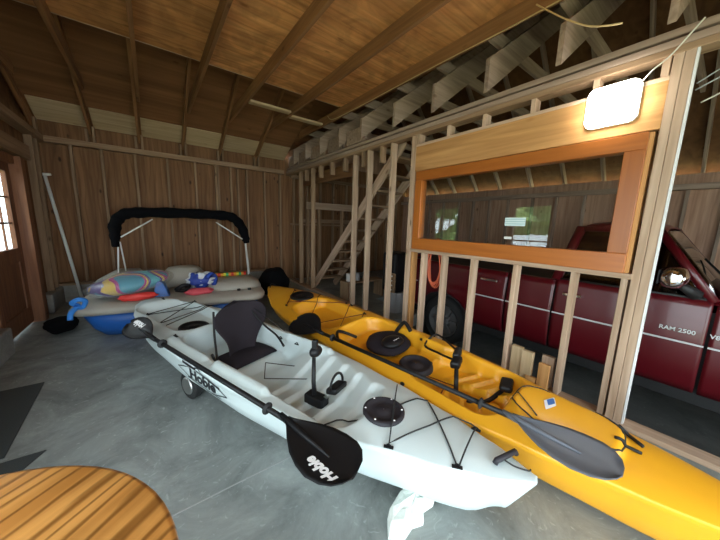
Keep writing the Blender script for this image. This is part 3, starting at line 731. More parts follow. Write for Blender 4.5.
# seat: cushion, tall rounded backrest, side straps
st = root('seat', (0, 0, 0)); st.parent = wk; WM[st.name] = wm(wk)
cu = MB(); rows = []
for i in range(13):
    s = 1.50+.29*i/12; row = []
    for j in range(17):
        n = -.15+.46*j/16; e = max(abs(i-6)/6, abs(j-8)/8); row.append((s, n, hw.deck(1.7, 0)-.0+.05*(1-e**6)+.01*math.sin(PI*i/12)))
    rows.append(row)
cu.grid(rows).build('cushion', M['seatcloth'], st, True, True, solid=.012)
rows = []
prof = [(.00, .13), (.08, .14), (.16, .155), (.24, .20), (.31, .255), (.38, .285), (.45, .285), (.51, .25), (.56, .17), (.575, .02)]
for side in (1, -1):
    rr = []
    for h_, hwid in prof:
        row = []
        for j in range(15):
            q = -1+2*j/14; row.append((1.60-.20*h_+.07*abs(q)**2*(1)+side*.022*(1-q*q)**.5, (.03+.07*min(1, h_/.3))+hwid*q, hw.deck(1.7, 0)+.02+h_*.82))
        rr.append(row)
    rows.append(rr)
bk = MB().grid(rows[0]).grid(rows[1]); bk.build('backrest', M['seatcloth'], st, True, True, sub=1, weld=True)
MB().tube(cat([(1.52, -.13, hw.deck(1.7, 0)+.45), (1.60, -.18, hw.deck(1.7, 0)+.28), (1.72, -.24, hw.deck(1.7, 0)+.10), (1.76, -.30, hw.zg(1.7)+.03)]), .010, 6).build('strap', M['black'], st, True, True)
MB().tube(cat([(1.50, .22, hw.deck(1.7, 0)+.42), (1.66, .27, hw.deck(1.7, 0)+.25), (1.80, .30, hw.zg(1.8)+.0), (1.95, .25, hw.zg(1.8)-.05)]), .010, 6).build('strap', M['black'], st, True, True)
MB().tube(cat([(1.50, .24, hw.deck(1.7, 0)+.42), (1.7, .31, hw.deck(1.7, 0)+.30), (1.86, .35, hw.zg(1.8)+.04)]), .005, 6).build('strap', M['black'], st, True, True)
MB().tube([(1.70, -.20, hw.deck(1.7, 0)+.06), (1.72, -.235, hw.deck(1.7, 0)+.10)], .018, 8).build('buckle', M['alu'], st, True, True)
# rectangular cord loop on the cockpit floor
fr = MB(); z = hw.deck(2.0, .1)+.02
for a, b in (((1.93, .06), (2.12, -.11)), ((1.93, .06), (2.30, .21)), ((2.12, -.11), (2.44, .10))): fr.tube([(a[0], a[1], z+.05), (b[0], b[1], z+.05)], .004, 6)
fr.build('steering_cord', M['cord'], wk, True, True)
# pedal drive
pdv = root('pedal_drive', (0, 0, 0)); pdv.parent = wk; WM[pdv.name] = wm(wk)
zb = hw.deck(2.6, 0); D = Vector((.07, -.09, 0))
def off(*p): return Vector(p)+D
MB().obox(off(2.56, -.01, zb+.02), (.16, 0, 0), (0, .08, 0), (0, 0, .07)).build('drive_base', M['black'], pdv, local=True, bevel=.012)
MB().tube([off(2.555, -.02, zb+.04), off(2.53, -.005, zb+.14), off(2.52, .01, zb+.30)], [.017, .015, .013], 8).build('crank_arm', M['black'], pdv, True, True)
MB().tube([off(2.62, .0, zb+.04), off(2.67, .03, zb+.10)], [.014, .012], 8).build('crank_arm', M['alu'], pdv, True, True)
MB().ell(off(2.515, .035, zb+.335), .035, .055, .04, 14, 10).build('pedal', M['black'], pdv, True, True)
MB().obox(off(2.52, .02, zb+.39), (.03, .02, 0), (-.01, .03, 0), (0, .0, .07)).build('pedal_grip', M['black'], pdv, local=True, bevel=.008)
pd = MB().obox(off(2.68, .055, zb+.115), (.085, 0, .02), (0, .14, 0), (0, 0, .045)).build('pedal', M['black'], pdv, local=True, bevel=.015)
MB().tube([off(2.68, .055-.07*math.cos(PI*k/10), zb+.13+.085*math.sin(PI*k/10)) for k in range(11)], .009, 6).build('pedal_strap', M['black'], pd, True, True)
# maker's mark on the side
def onside(u, v, d_):
    s = 1.80+u; z_ = hw.zg(s)-.105+v; return (s, -(hw.side_n(s, z_)+.004+d_), z_)
text('lettering', 'Hobie', M['decalblack'], wk, onside, .135, shear=.35, bold=.004)
em = MB()
def ribbon(mb, a, b, t=.008, fn=onside):
    A = Vector((a[0], a[1])); B = Vector((b[0], b[1])); d_ = (B-A).normalized(); nn = Vector((-d_.y, d_.x))*t/2; n_ = 6; r1, r2 = [], []
    for k in range(n_+1):
        p = A+(B-A)*k/n_; r1.append(fn(p.x+nn.x, p.y+nn.y, .001)); r2.append(fn(p.x-nn.x, p.y-nn.y, .001))
    mb.grid([r1, r2])
for a, b in (((-.31, .01), (0, .105)), ((0, .105), (.31, -.01)), ((.31, -.01), (0, -.105)), ((0, -.105), (-.31, .01))): ribbon(em, a, b)
for a, b in (((-.20, .09), (-.02, .085)), ((.02, -.085), (.20, -.08)), ((-.02, .075), (.24, .03)), ((-.2, -.05), (.1, -.085))): ribbon(em, a, b, .018)
em.build('emblem', M['decalblack'], wk, local=True)

# cart under the white kayak's stern
ct = root('kayak_cart', (-.07, 4.0, 0), rzW); tag(ct, 'two-wheeled kayak cart under the white kayak, black tyre showing', 'cart')
for n in (-.30, .24):
    s = 1.43
    MB().tube([(s, n-.035, .12), (s, n-.03, .12), (s, n+.03, .12), (s, n+.035, .12)], [.105, .12, .12, .105], 28).build('wheel', M['tire'], ct, local=True, bevel=.006)
    q = MB().tube([(s, n-.045, .12), (s, n-.036, .12)], [.07, .075], 20); q.build('hub', M['alu'], ct, local=True)
MB().tube([(1.43, -.27, .12), (1.43, .21, .12)], .014, 8).build('axle', M['steel'], ct, True, True)
MB().tube([(1.43, -.12, .12), (1.43, -.12, hw.zk(1.43)+.02)], .012, 8).build('post', M['steel'], ct, True, True)
MB().tube([(1.43, .10, .12), (1.43, .10, hw.zk(1.43)+.02)], .012, 8).build('post', M['steel'], ct, True, True)

# ---- the yellow kayak
def yellow_feet(s, n, z, h):
    d = rbox(s, n, 3.22, 3.86, -.22, .27, .10)
    soft = .05
    if d >= soft: return z
    zf = h.zg(s)-.15
    if s > 3.35 and abs(n-.02) > .05:
        u = (s-.5*abs(n-.02)-3.30)/.13; k = math.floor(u); fr = u-k
        if k >= 0: zf += .022*min(u, 4)+.035*min(fr, (1-fr)*6)
    k = 1-smooth(0, soft, max(d, 0)); return z*(1-k)+min(z, zf)*k
hy = Hull(5.26, ((0, .05), (.03, .12), (.08, .22), (.16, .34), (.26, .40), (.45, .41), (.60, .40), (.70, .35), (.78, .28), (.86, .195), (.93, .11), (1, .015)),
          ((0, .41), (.2, .385), (1, .37)), ((0, .15), (.06, .05), (.85, .03), (.95, .08), (1, .2)), .045,
          [recess(1.25, 2.12, -.20, .24, .10, .09, .07), recess(2.28, 2.98, -.22, .28, .12, .12, .06), recess(2.9, 3.32, -.20, .24, .09, .08, .05), yellow_feet,
           raised(3.93, 4.42, -.13, .16, .048, .10, .03)])
hy.rk = .25; hy.pr = ((0, 1, 0), (.06, 1.02, .05), (.14, 1.0, .12), (.20, .975, .16), (.45, .86, .46), (.65, .68, .76), (.8, .46, .92), (1, 0, 1))
rzY = math.atan2(-5.25, .33)
yk = root('yellow_kayak', (1.62, 4.6, 0), rzY); yk.rotation_euler[0] = .13; WM[yk.name] = WM[yk.name] @ Matrix.Rotation(.13, 4, 'X'); tag(yk, 'long golden yellow pedal kayak lying between the white kayak and the stud wall', 'kayak')
hy.build(yk, M['yellow_hull'])
disc(yk, hy, .97, .07, .20, M['black'], 'stern_hatch', lift=.02, rn=.16)
disc(yk, hy, 3.11, .0, .155, M['hatchgrey'], 'deck_hatch', lift=.03, rn=.135)
c = MB()
tubeL(c, hy, [(1.10, -.23), (.62, .14), (.72, .24)], .005); tubeL(c, hy, [(1.10, -.23), (1.02, -.18), (1.18, -.06)], .005)
tubeL(c, hy, [(1.02, .36), (1.66, -.23)], .005, sub=8); tubeL(c, hy, [(1.74, .36), (2.12, -.15)], .005, sub=8)
tubeL(c, hy, [(1.10, -.1), (1.64, .37)], .005, sub=8); tubeL(c, hy, [(1.70, -.22), (2.12, .27), (2.16, .18)], .005, sub=8)
c.build('stern_bungee', M['redcord'], yk, True, True)
for s, n, a in ((1.10, -.24, 0), (1.68, -.24, .6), (2.15, -.16, .6), (1.64, .37, 0), (1.75, .37, 0), (2.12, .28, 0), (.62, .14, 0)): padeye(yk, hy, s, n, M['black'], a)
MB().tube(cat([(.10, -.05, hy.deck(.1, 0)+.0), (.06, .0, hy.deck(.06, 0)+.05), (.10, .06, hy.deck(.1, 0)+.0)]), .008, 6).build('stern_handle', M['black'], yk, True, True)
# folded seat
sy = root('seat', (0, 0, 0)); sy.parent = yk; WM[sy.name] = wm(yk)
zz = hy.deck(2.6, 0)
MB().ell((2.68, .09, zz+.055), .23, .22, .070, 22, 10, warp=lambda p: 1+.04*math.sin(6*p.x)*math.cos(5*p.y)).build('folded_backrest', M['seatcloth'], sy, True, True)
MB().ell((2.79, .05, zz+.125), .10, .12, .045, 18, 8).build('cushion', M['black'], sy, True, True)
text('lettering', 'Hobie', M['decalwhite'], sy, lambda u, v, d_: (2.84+v*-.0-u*.0+v*(-1)*.6, .05+u*.9, zz+.168+d_), .035, shear=.2)
MB().tube(cat([(2.62, .28, zz+.08), (2.70, .33, zz+.20), (2.80, .31, zz+.14)]), .02, 8).build('strap', M['black'], sy, True, True)
MB().tube(cat([(2.42, -.10, zz+.10), (2.34, -.26, hy.zg(2.4)+.08), (2.46, -.36, hy.zg(2.4)+.06)]), .016, 8).build('strap', M['black'], sy, True, True)
# pedal drive
py = root('pedal_drive', (0, 0, 0)); py.parent = yk; WM[py.name] = wm(yk)
z5 = hy.deck(3.5, .0)
MB().tube([(3.52, -.03, z5-.01), (3.50, .0, z5+.10), (3.46, .07, z5+.19)], [.018, .018, .016], 8).build('crank_arm', M['black'], py, True, True)
MB().obox((3.44, .10, z5+.20), (.07, .03, 0), (-.04, .12, 0), (0, 0, .06)).build('pedal', M['black'], py, local=True, bevel=.018)
MB().obox((3.40, .18, z5+.22), (.05, .03, 0), (-.03, .10, .02), (0, 0, .07)).build('pedal', M['black'], py, local=True, bevel=.018)
MB().tube(cat([(3.64, -.09, z5+.07), (3.70, -.07, z5+.065), (3.75, .02, z5+.07), (3.79, .14, z5+.11)]), [.015]*19, 8).build('crank_arm', M['black'], py, True, True)
MB().obox((3.80, .17, z5+.14), (.08, .03, 0), (-.04, .13, 0), (0, 0, .05)).build('pedal', M['black'], py, local=True, bevel=.018)
lo = MB(); lo.tube(cat([(3.40, .14, z5+.18), (3.20, .20, z5+.14), (3.03, .24, z5+.13), (3.05, .34, z5+.20), (3.12, .36, z5+.21), (3.36, .24, z5+.21)]), .010, 6); lo.build('pedal_strap', M['black'], py, True, True)
lo = MB(); tubeL(lo, hy, [(3.20, -.02), (3.38, .04), (3.46, .06)], .004, sub=3); tubeL(lo, hy, [(3.45, -.13), (3.43, -.02), (3.48, .04)], .004, sub=3); lo.build('steering_cord', M['redcord'], yk, True, True)
for s, n in ((2.95, .29), (3.18, .12), (3.0, -.39), (2.70, -.39), (3.28, -.37)):
    zz2 = hy.deck(s, n) if abs(n) < .38 else hy.zg(s)-.04
    MB().ell((s, n, zz2+.01), .02, .014, .014, 8, 6).build('knob', M['black'], yk, True, True)
# bow hatch seam cord, straps, emblem
bc = MB(); ring = []
for k in range(31):
    a = 2*PI*k/30; ss = 4.175+.265*math.cos(a); nn_ = .015+.165*math.copysign(abs(math.sin(a))**.7, math.sin(a)); ring.append((ss, nn_))
tubeL(bc, hy, ring, .0045, lift=.002, sub=2); tubeL(bc, hy, [(3.86, .10), (3.90, .03), (4.08, -.12)], .004)
tubeL(bc, hy, [(3.86, -.02), (3.94, .13)], .004)
bc.build('hatch_cord', M['cord'], yk, True, True)
for n0, n1 in ((.13, .10), (.0, .035)):
    lo = MB(); tubeL(lo, hy, [(4.40, n0), (4.44, n0+.02), (4.50, n1+.0)], .009, lift=.008, sub=3); lo.build('hatch_strap', M['black'], yk, True, True)
MB().ell((3.88, .05, hy.deck(3.85, .0)+.03), .045, .02, .02, 10, 8).build('toggle', M['alu'], yk, True, True)
e = MB(); zf = lambda s, n: hy.deck(s, n)+.004
def dia(mb, cx, cy, a, b, lift):
    pts = [(cx-a, cy), (cx-a*.35, cy+b*.7), (cx, cy+b), (cx+a*.35, cy+b*.7), (cx+a, cy), (cx+a*.35, cy-b*.7), (cx, cy-b), (cx-a*.35, cy-b*.7)]
    k = len(mb.v); mb.v += [Vector((cx, cy, zf(cx, cy)+lift))]+[Vector((x, y_, zf(x, y_)+lift)) for x, y_ in pts]
    for i in range(8): mb.f.append((k, k+1+i, k+1+(i+1) % 8))
e1 = MB(); dia(e1, 4.10, .04, .032, .075, 0); e1.build('emblem', M['decalwhite'], yk, local=True)
e2 = MB(); dia(e2, 4.10, .055, .022, .045, .0015); e2.build('emblem', M['decalblue'], yk, local=True)

# ------------------------------------------------------------------ paddles
def paddle(name, parent_loc, rz, A, B, bladeA, bladeB, mA, mB, lab, logo=()):
    """shaft A->B; blade = (direction, side vector, length, width)"""
    p = root(name, parent_loc, rz); tag(p, lab, 'paddle')
    A, B = Vector(A), Vector(B); u = (B-A).normalized()
    MB().tube([A, B], .0155, 12).build('shaft', M['black'], p, True, True)
    for q in (.10, .90):
        c_ = A+(B-A)*q; MB().tube([c_-u*.012, c_-u*.004, c_+u*.004, c_+u*.012], [.018, .034, .034, .018], 14).build('drip_ring', M['rubber'], p, True, True)
    for (d_, sd, Ln, wd), c0, mm, lg in ((bladeA, A, mA, logo[0]), (bladeB, B, mB, logo[1])):
        d_ = Vector(d_).normalized(); sd = Vector(sd); sd = (sd-d_*sd.dot(d_)).normalized(); nm = d_.cross(sd)
        if nm.z < 0: nm = -nm
        out = [(0, .10, .10), (.08, .20, .22), (.2, .42, .50), (.35, .70, .78), (.5, .90, .93), (.65, 1.0, .98), (.8, 1.0, .86), (.9, .86, .66), (.97, .58, .38), (1.0, .22, .12)]
        rows_t, rows_b = [], []
        for t, a, b in out:
            rt, rb = [], []
            for j in range(13):
                q = -1+2*j/12; ww = (a if q > 0 else b)*wd/2*q
                cup = .016*(q*q)-.02*math.sin(PI*t)*.4
                th = .004+.006*math.exp(-(q*6)**2)*(1-t)
                P = c0+d_*(t*Ln)+sd*ww+nm*cup; rt.append(P+nm*th); rb.append(P-nm*th)
            rows_t.append(rt); rows_b.append(rb)
        mb = MB(); loop = []
        for rt, rb in zip(rows_t, rows_b): loop.append(rt+rb[::-1])
        mb.grid(loop, True); nc = 26
        mb.f.append(tuple(range(nc))); k = (len(loop)-1)*nc; mb.f.append(tuple(range(k+nc-1, k-1, -1)))
        bl = mb.build('blade', mm, p, True, True)
        mb = MB().tube([c0-d_*.05, c0+d_*.02, c0+d_*.14, c0+d_*.34*Ln/.5], [.017, .019, .014, .004], 10); mb.v = [v+nm*.002 for v in mb.v]
        mb.build('blade_neck', mm, bl, True, True)
        if lg:
            s_, pos, xs, size = lg
            def fn(uu, vv, dd, d_=d_, sd=sd, nm=nm, c0=c0, xs=xs, pos=pos, Ln=Ln, wd=wd):
                X_ = d_*xs[0]; Y_ = nm.cross(X_); q = (Y_*vv+X_*uu).dot(sd)/(wd/2)+pos[1]
                return c0+d_*(pos[0]*Ln)+sd*(pos[1]*wd/2)+X_*uu+Y_*vv+nm*(.016*q*q-.008*math.sin(PI*min(1, max(0, pos[0]+(X_*uu+Y_*vv).dot(d_)/Ln)))+.0065+dd)
            text('lettering', s_, M['decalwhite'], bl, fn, size, shear=.35, bold=.003)
    return p
paddle('kayak_paddle', (-.07, 4.0, 0), rzW, (1.24, -.475, .545), (2.74, -.475, .455),
       ((-1, .06, .02), (0, -.8, -.6), .50, .21), ((1, -.12, -.10), (0, 1, .12), .47, .28), M['black'], M['black'],
       'black double-bladed paddle lying along the left edge of the white kayak', (('Hobie', (.72, -.25), (1,), .075), ('Hobie', (.72, -.46), (-1,), .066)))
paddle('kayak_paddle', (1.62, 4.6, 0), rzY, (2.28, -.49, .43), (3.99, -.30, .44),
       ((-1, -.03, .0), (0, -.85, -.5), .48, .32), ((1, .0, -.02), (0, 1, .15), .47, .265), M['black'], M['blade_grey'],
       'double-bladed paddle with a grey near blade resting on the yellow kayak', (None, None))

# foam chunk
fo = MB(); pts = [(.80, .77), (.85, .83), (.98, .885), (1.07, .875), (1.14, .80), (1.12, .755), (1.04, .755), (1.0, .72), (.93, .735), (.86, .725)]
n_ = len(pts); rows = []
for z_, k in ((0, .96), (.03, 1.0), (.075, .95), (.09, .80), (.095, .4)):
    rows.append([((x-.97)*k+.97+.006*math.sin(i*5+z_*40), (y_-.80)*k+.80+.006*math.cos(i*3+z_*60), z_+(.012*math.sin(i*2.2) if z_ > .05 else 0)) for i, (x, y_) in enumerate(pts)])
fo.grid(rows, True); k = len(fo.v); fo.f.append(tuple(k-1-i for i in range(n_))); fo.f.append(tuple(range(n_)))
tag(fo.build('foam_chunk', M['foam'], None), 'broken white foam chunk on the floor by the white kayak bow', 'foam')

# thin dark grey patches laid on the floor
tag(MB().prism([(XL+.02, 3.53, .001), (-.875, 3.53, .001), (-.835, 2.50, .001), (XL+.02, 2.50, .001)], (0, 0, .006)).build('dark_floor_patch', M['mat']), 'dark grey floor patch farther from the table by the left wall', 'mat')
tag(MB().prism([(XL+.02, 2.47, .001), (-.645, 2.44, .001), (-.72, 2.30, .001), (-.80, 1.9, .001), (-.80, 1.5, .001), (XL+.02, 1.5, .001)], (0, 0, .006)).build('dark_floor_patch', M['mat']), 'dark grey floor patch partly hidden behind the round table edge', 'mat')

# oak table
tb = root('round_table', (-.55, .65, 0)); tag(tb, 'round varnished oak table in the lower left foreground', 'table')
top = MB(); rows = []
for r, z_ in ((.0, .75), (.30, .75), (.535, .75), (.546, .746), (.55, .738), (.546, .728), (.53, .72), (0, .72)):
    rows.append([(r*math.cos(2*PI*k/72), r*math.sin(2*PI*k/72), z_) for k in range(72)])
top.grid(rows, True)
tp = top.build('tabletop', M['oak'], None, True, weld=True); tp.parent = tb; tp.rotation_euler = (0, 0, math.radians(38))
for k in range(1): 
    MB().tube([(0, 0, .10), (0, 0, .16), (0, 0, .35), (0, 0, .60), (0, 0, .72)], [.09, .07, .045, .06, .11], 20).build('pedestal', M['oak'], tb, True, True)
for k in range(4):
    a = PI/4+k*PI/2; MB().tube([(.04*math.cos(a), .04*math.sin(a), .16), (.2*math.cos(a), .2*math.sin(a), .10), (.36*math.cos(a), .36*math.sin(a), .022)], [.04, .032, .022], 10).build('foot', M['oak'], tb, True, True)

# ------------------------------------------------------------------ pedal boat at the back with its canopy
pb = root('pedal_boat', (.3, 5.2, 0)); pb.rotation_euler[2] = -.15; tag(pb, 'blue and beige pedal boat with a black canopy at the back wall', 'boat')
def loft(secs, name, m_, parent, n=64, ex=9, cap=True):
    rows = []
    for (x0, x1, y0_, y1_, z_) in secs:
        cx, cy, a, b = (x0+x1)/2, (y0_+y1_)/2, (x1-x0)/2, (y1_-y0_)/2; row = []
        for k in range(n):
            t = 2*PI*k/n; c_, s_ = math.cos(t), math.sin(t); row.append((cx+a*math.copysign(abs(c_)**(2/ex), c_), cy+b*math.copysign(abs(s_)**(2/ex), s_), z_))
        rows.append(row)
    mb = MB().grid(rows, True)
    if cap: mb.f.append(tuple(range(n-1, -1, -1))); k = len(mb.v); mb.f.append(tuple(range(k-n, k)))
    return mb.build(name, m_, parent, True)
loft([(-.52, 1.30, 4.42, 6.15, .01), (-.60, 1.36, 4.34, 6.22, .12), (-.68, 1.42, 4.26, 6.28, .34)], 'boat_hull', M['boatblue'], pb)
loft([(-.74, 1.48, 4.20, 6.34, .345), (-.76, 1.50, 4.18, 6.36, .40), (-.73, 1.47, 4.21, 6.33, .44), (-.5, 1.3, 4.5, 6.1, .445)], 'boat_deck', M['boatbeige'], pb)
loft([(-.72, -.30, 5.1, 6.3, .43), (-.71, -.32, 5.12, 6.28, .56), (-.69, -.36, 5.15, 6.26, .60)], 'bow_deck', M['boatbeige'], pb)
loft([(.0, .70, 5.0, 5.6, .43), (.05, .66, 5.05, 5.56, .62), (.15, .58, 5.12, 5.5, .72), (.25, .5, 5.2, 5.4, .745)], 'seat_back', M['boatbeige'], pb, ex=2.6)
loft([(.62, 1.50, 4.55, 5.35, .43), (.66, 1.46, 4.6, 5.3, .52), (.80, 1.30, 4.7, 5.2, .565)], 'seat_back', M['boatbeige'], pb, ex=2.6)
MB().prism([(.05, 4.50, .44), (.24, 4.50, .44), (.17, 4.55, .64), (.10, 4.55, .66)], (0, .14, 0)).build('splash_guard', M['boatblue'], pb, bevel=.01)
for x in (1.12, 1.27): MB().tube([(x, 4.5, .45), (x, 4.5, .475)], .025, 12).build('rope_cleat', M['truckdark'], pb, True)
# canopy: folded black canvas bundled on an arched frame
cn = root('canopy', (.4, 5.9, .5)); cn.parent = pb; cn.location = Vector((.4, 5.9, .5))-Vector((.3, 5.2, 0)); WM[cn.name] = Matrix.Translation((.4, 5.9, .5))
arch = cat([(-.59, 5.86, 1.02), (-.585, 5.86, 1.20), (-.56, 5.86, 1.40), (-.44, 5.86, 1.545), (-.2, 5.86, 1.585), (.4, 5.86, 1.60), (.95, 5.86, 1.59), (1.18, 5.86, 1.545), (1.32, 5.86, 1.38), (1.385, 5.86, 1.15), (1.40, 5.86, 1.07)], 5)
rr = []
for i, p in enumerate(arch):
    t = i/(len(arch)-1); rr.append(.085*(min(1, .55+3*min(t, 1-t)))*(1+.10*math.sin(i*1.7)))
MB().tube(arch, rr, 12).build('folded_canvas', M['blackcloth'], cn, True)
for pts in (((-.555, 5.86, 1.08), (-.58, 5.75, .45)), ((-.53, 5.86, 1.10), (-.50, 5.95, .45)), ((-.50, 5.80, 1.18), (-.06, 5.80, 1.48)), ((1.37, 5.86, 1.10), (1.40, 5.75, .45)), ((1.38, 5.86, 1.12), (1.44, 5.95, .45)), ((1.32, 5.80, 1.15), (.88, 5.80, 1.46))):
    MB().tube(pts, .011, 8).build('strut', M['white'], cn, True)

# things piled in the pedal boat
bag = root('pool_float', (-.25, 4.85, .45)); tag(bag, 'bright swirl-print pool float packed in a clear bag on the pedal boat', 'pool float')
rot = Matrix.Rotation(math.radians(-8), 3, 'Y') @ Matrix.Rotation(.25, 3, 'Z')
MB().ell((-.26, 4.80, .63), .44, .34, .13, 26, 12, warp=lambda p: 1+.05*math.sin(7*p.x+2)*math.sin(6*p.y), rot=rot).build('inflatable', M['floatprint'], bag, True)
MB().ell((-.26, 4.80, .62), .48, .38, .165, 26, 12, warp=lambda p: 1+.04*math.sin(11*p.x)*math.sin(9*p.y), rot=rot).build('clear_bag', M['bagfilm'], bag, True)
def lump(name, c_, r, m_, lab, ct_, amp=.12, fq=5, sub=None, rz_v=0):
    ph = random.random()*6
    o = MB().ell(c_, *r, 24, 14, warp=lambda p: 1+amp*math.sin(fq*p.x+ph)*math.cos(fq*p.y+ph)+amp*.5*math.sin(2*fq*p.z+ph), rot=Matrix.Rotation(rz_v, 3, 'Z')).build(name, m_, None, True)
    return tag(o, lab, ct_)
lump('dry_bag', (-.19, 4.47, .495), (.20, .06, .05), M['red'], 'coral red rolled bag in front of the pool float', 'bag', rz_v=.1)
lump('cushion', (.50, 4.47, .48), (.18, .10, .05), M['pink'], 'pinkish red cushion under the blue and white vest', 'cushion')
v = lump('life_vest', (.55, 4.70, .60), (.19, .13, .12), M['vestprint'], 'blue and white life vest crumpled on the pedal boat', 'vest', .18, 6)
MB().tube(cat([(.22, 4.62, .50), (.30, 4.58, .56), (.38, 4.60, .55), (.32, 4.64, .48), (.22, 4.62, .50)]), .028, 8).build('strap', M['black'], v, True)
MB().tube(cat([(.60, 4.55, .66), (.68, 4.60, .70), (.74, 4.66, .62), (.70, 4.60, .52)]), .03, 8).build('strap', M['vestblue'], v, True)
pn = MB().tube([(-.24, 0, 0), (.24, 0, 0)], .032, 12).build('pool_noodle', M['rainbow'], None, True); pn.location = (1.03, 5.0, .60); tag(pn, 'short rainbow-striped foam noodle on the pedal boat', 'noodle')
kn = MB()
kn.tube(cat([(-.74, 4.42, .47), (-.78, 4.36, .52), (-.72, 4.34, .56), (-.67, 4.36, .53), (-.70, 4.38, .46), (-.75, 4.34, .46), (-.785, 4.28, .42), (-.79, 4.24, .36)]), .026, 8)
tag(kn.build('blue_strap', M['blueknot'], None, True), 'bright blue knotted strap at the corner of the pedal boat', 'strap')
o = lump('black_bag', (1.90, 5.35, .30), (.28, .30, .30), M['blackcloth'], 'black duffel bag beside the pedal boat near the yellow kayak tip', 'bag', .08)
tb2 = lump('dark_bag', (-1.02, 5.05, .10), (.16, .2, .10), M['blackcloth'], 'small black bag on the floor left of the pedal boat', 'bag', .08)
# T-handled pole leaning in the corner
po = root('t_handle_pole', (-1.05, YB-.25, 0)); tag(po, 'white T-handled pole leaning on the back wall', 'pole')
MB().tube([(-1.03, YB-.34, .005), (-1.305, YB-.14, 2.13)], .022, 10).build('pole', M['white'], po, True)
MB().tube([(-1.40+.01, YB-.14, 2.14), (-1.30, YB-.14, 2.14), (-1.235, YB-.14, 2.15)], [.022, .026, .020], 10).build('handle', M['white'], po, True)

# ------------------------------------------------------------------ red pickup in the bay
TX = 3.65; TZ = BAYZ
tk = root('pickup_truck', (4.6, 1.0, TZ)); tag(tk, 'dark red pickup truck parked beyond the stud wall', 'truck')
TW = 1.95
def sec(y, zt, zb=.14, infl=0, xin=0):
    """half section at one station: points from rocker to belt"""
    L_ = [(TX+.06+xin, zb-.06), (TX+.01+xin, zb), (TX-.005+xin, .38), (TX-.015+xin, .54), (TX-.005+xin, .56), (TX+.005+xin, .59), (TX+.01+xin, .62), (TX-.01+xin, .72), (TX+.0+xin, .88), (TX+.05+xin, zt-.02), (TX+.12+xin, zt)]
    Rr = [(2*TX+TW-x, z) for x, z in L_[::-1]]
    return [(x, y, z) for x, z in L_+Rr]
def carloft(stations, name, m_, parent, hole=None, **kw):
    mb = MB(); rows = [sec(*s_) for s_ in stations]
    mb.grid(rows, True)
    k = len(rows[0]); mb.f.append(tuple(range(k-1, -1, -1))); mb.f.append(tuple(range(len(mb.v)-k, len(mb.v))))
    return mb.build(name, m_, parent, **kw)
# side panels with wheel arches: built as an outline in the y-z plane with the arch cut out
def panel(y_a, y_b, zt, arch_=None, name='body_panel', zb=.14):
    """body panel between y_a (rear) and y_b (front) curved in section"""
    mb = MB(); NY = max(4, int(abs(y_a-y_b)/.03)); zs = [0, .1, .25, .40, .54, .58, .62, .72, .85, .95, 1.0]
    def X(z): 
        t = (z-zb)/(zt-zb); return TX+.02-.035*math.sin(PI*min(1, max(0, t))**.8)+(.01 if .555 < z < .60 else 0)
    rows = []
    for i in range(NY+1):
        y_ = y_a+(y_b-y_a)*i/NY; lo_ = zb
        if arch_:
            yc, zc, r = arch_; dd = r*r-(y_-yc)**2
            if dd > 0: lo_ = max(zb, zc+math.sqrt(dd))
        row = []
        for q in [k/12 for k in range(13)]:
            z_ = lo_+(zt-lo_)*q; row.append((X(z_), y_, z_))
        rows.append(row)
    mb.grid(rows)
    top_ = [[(X(zt), p[0][1], zt), (TX+.08, p[0][1], zt+.01), (TX+.10, p[0][1], zt-.03)] for p in rows]; mb.grid(top_)
    return mb.build(name, M['truckred'], tk, True, solid=.01)
HUB = (2.60, -.02); HR = .40
panel(4.0, 1.66, .93, (HUB[0], HUB[1], .50), 'bed_side')
panel(1.64, 1.13, .93, None, 'cab_corner')
panel(1.11, .0, .96, None, 'door')
panel(-.02, -1.95, .93, (-1.15, HUB[1], .48), 'fender')
MB().box((TX+.12, -1.95, .0), (TX+TW-.05, 4.0, .85)).build('underbody', M['truckdark'], tk)
for sy in (2.60, -1.15):
    ar = MB(); rows = []
    for k in range(25):
        a = -.1+(PI+.2)*k/24; rows.append([(TX-.02, sy+.50*math.cos(a), HUB[1]+.50*math.sin(a)), (TX-.03, sy+.47*math.cos(a), HUB[1]+.47*math.sin(a)), (TX+.25, sy+.47*math.cos(a), HUB[1]+.47*math.sin(a))])
    ar.grid(rows).build('wheel_arch', M['truckdark'], tk, True)
def wheel(x, y_, flip=1):
    wq = MB(); prf = [(.0, .27), (.0, .36), (.03, HR-.01), (.08, HR), (.18, HR), (.23, HR-.01), (.26, .36), (.26, .26)]
    wq.grid([[(x+dx, y_+r*math.cos(2*PI*k/36), HUB[1]+.02+r*math.sin(2*PI*k/36)) for k in range(36)] for dx, r in prf], True)
    o = wq.build('wheel', M['tire'], tk, True)
    rm = MB(); x2 = x+.02
    rm.grid([[(x2+dx, y_+r*math.cos(2*PI*k/36), HUB[1]+.02+r*math.sin(2*PI*k/36)) for k in range(36)] for dx, r in ((-.02, .265), (0, .255), (.06, .23), (.07, .10), (-.0, .07), (-.01, .01))], True)
    for k in range(6):
        a = 2*PI*k/6; rm.obox((x2+.03, y_+.15*math.cos(a), HUB[1]+.02+.15*math.sin(a)), (.03, 0, 0), (0, .16*math.cos(a), .16*math.sin(a)), (0, -.05*math.sin(a), .05*math.cos(a)))
    rm.build('rim', M['rim'], o, False)
for y_ in (2.60, -1.15): wheel(TX+.02, y_)
for y_ in (2.60, -1.15): wheel(TX+TW-.28, y_)
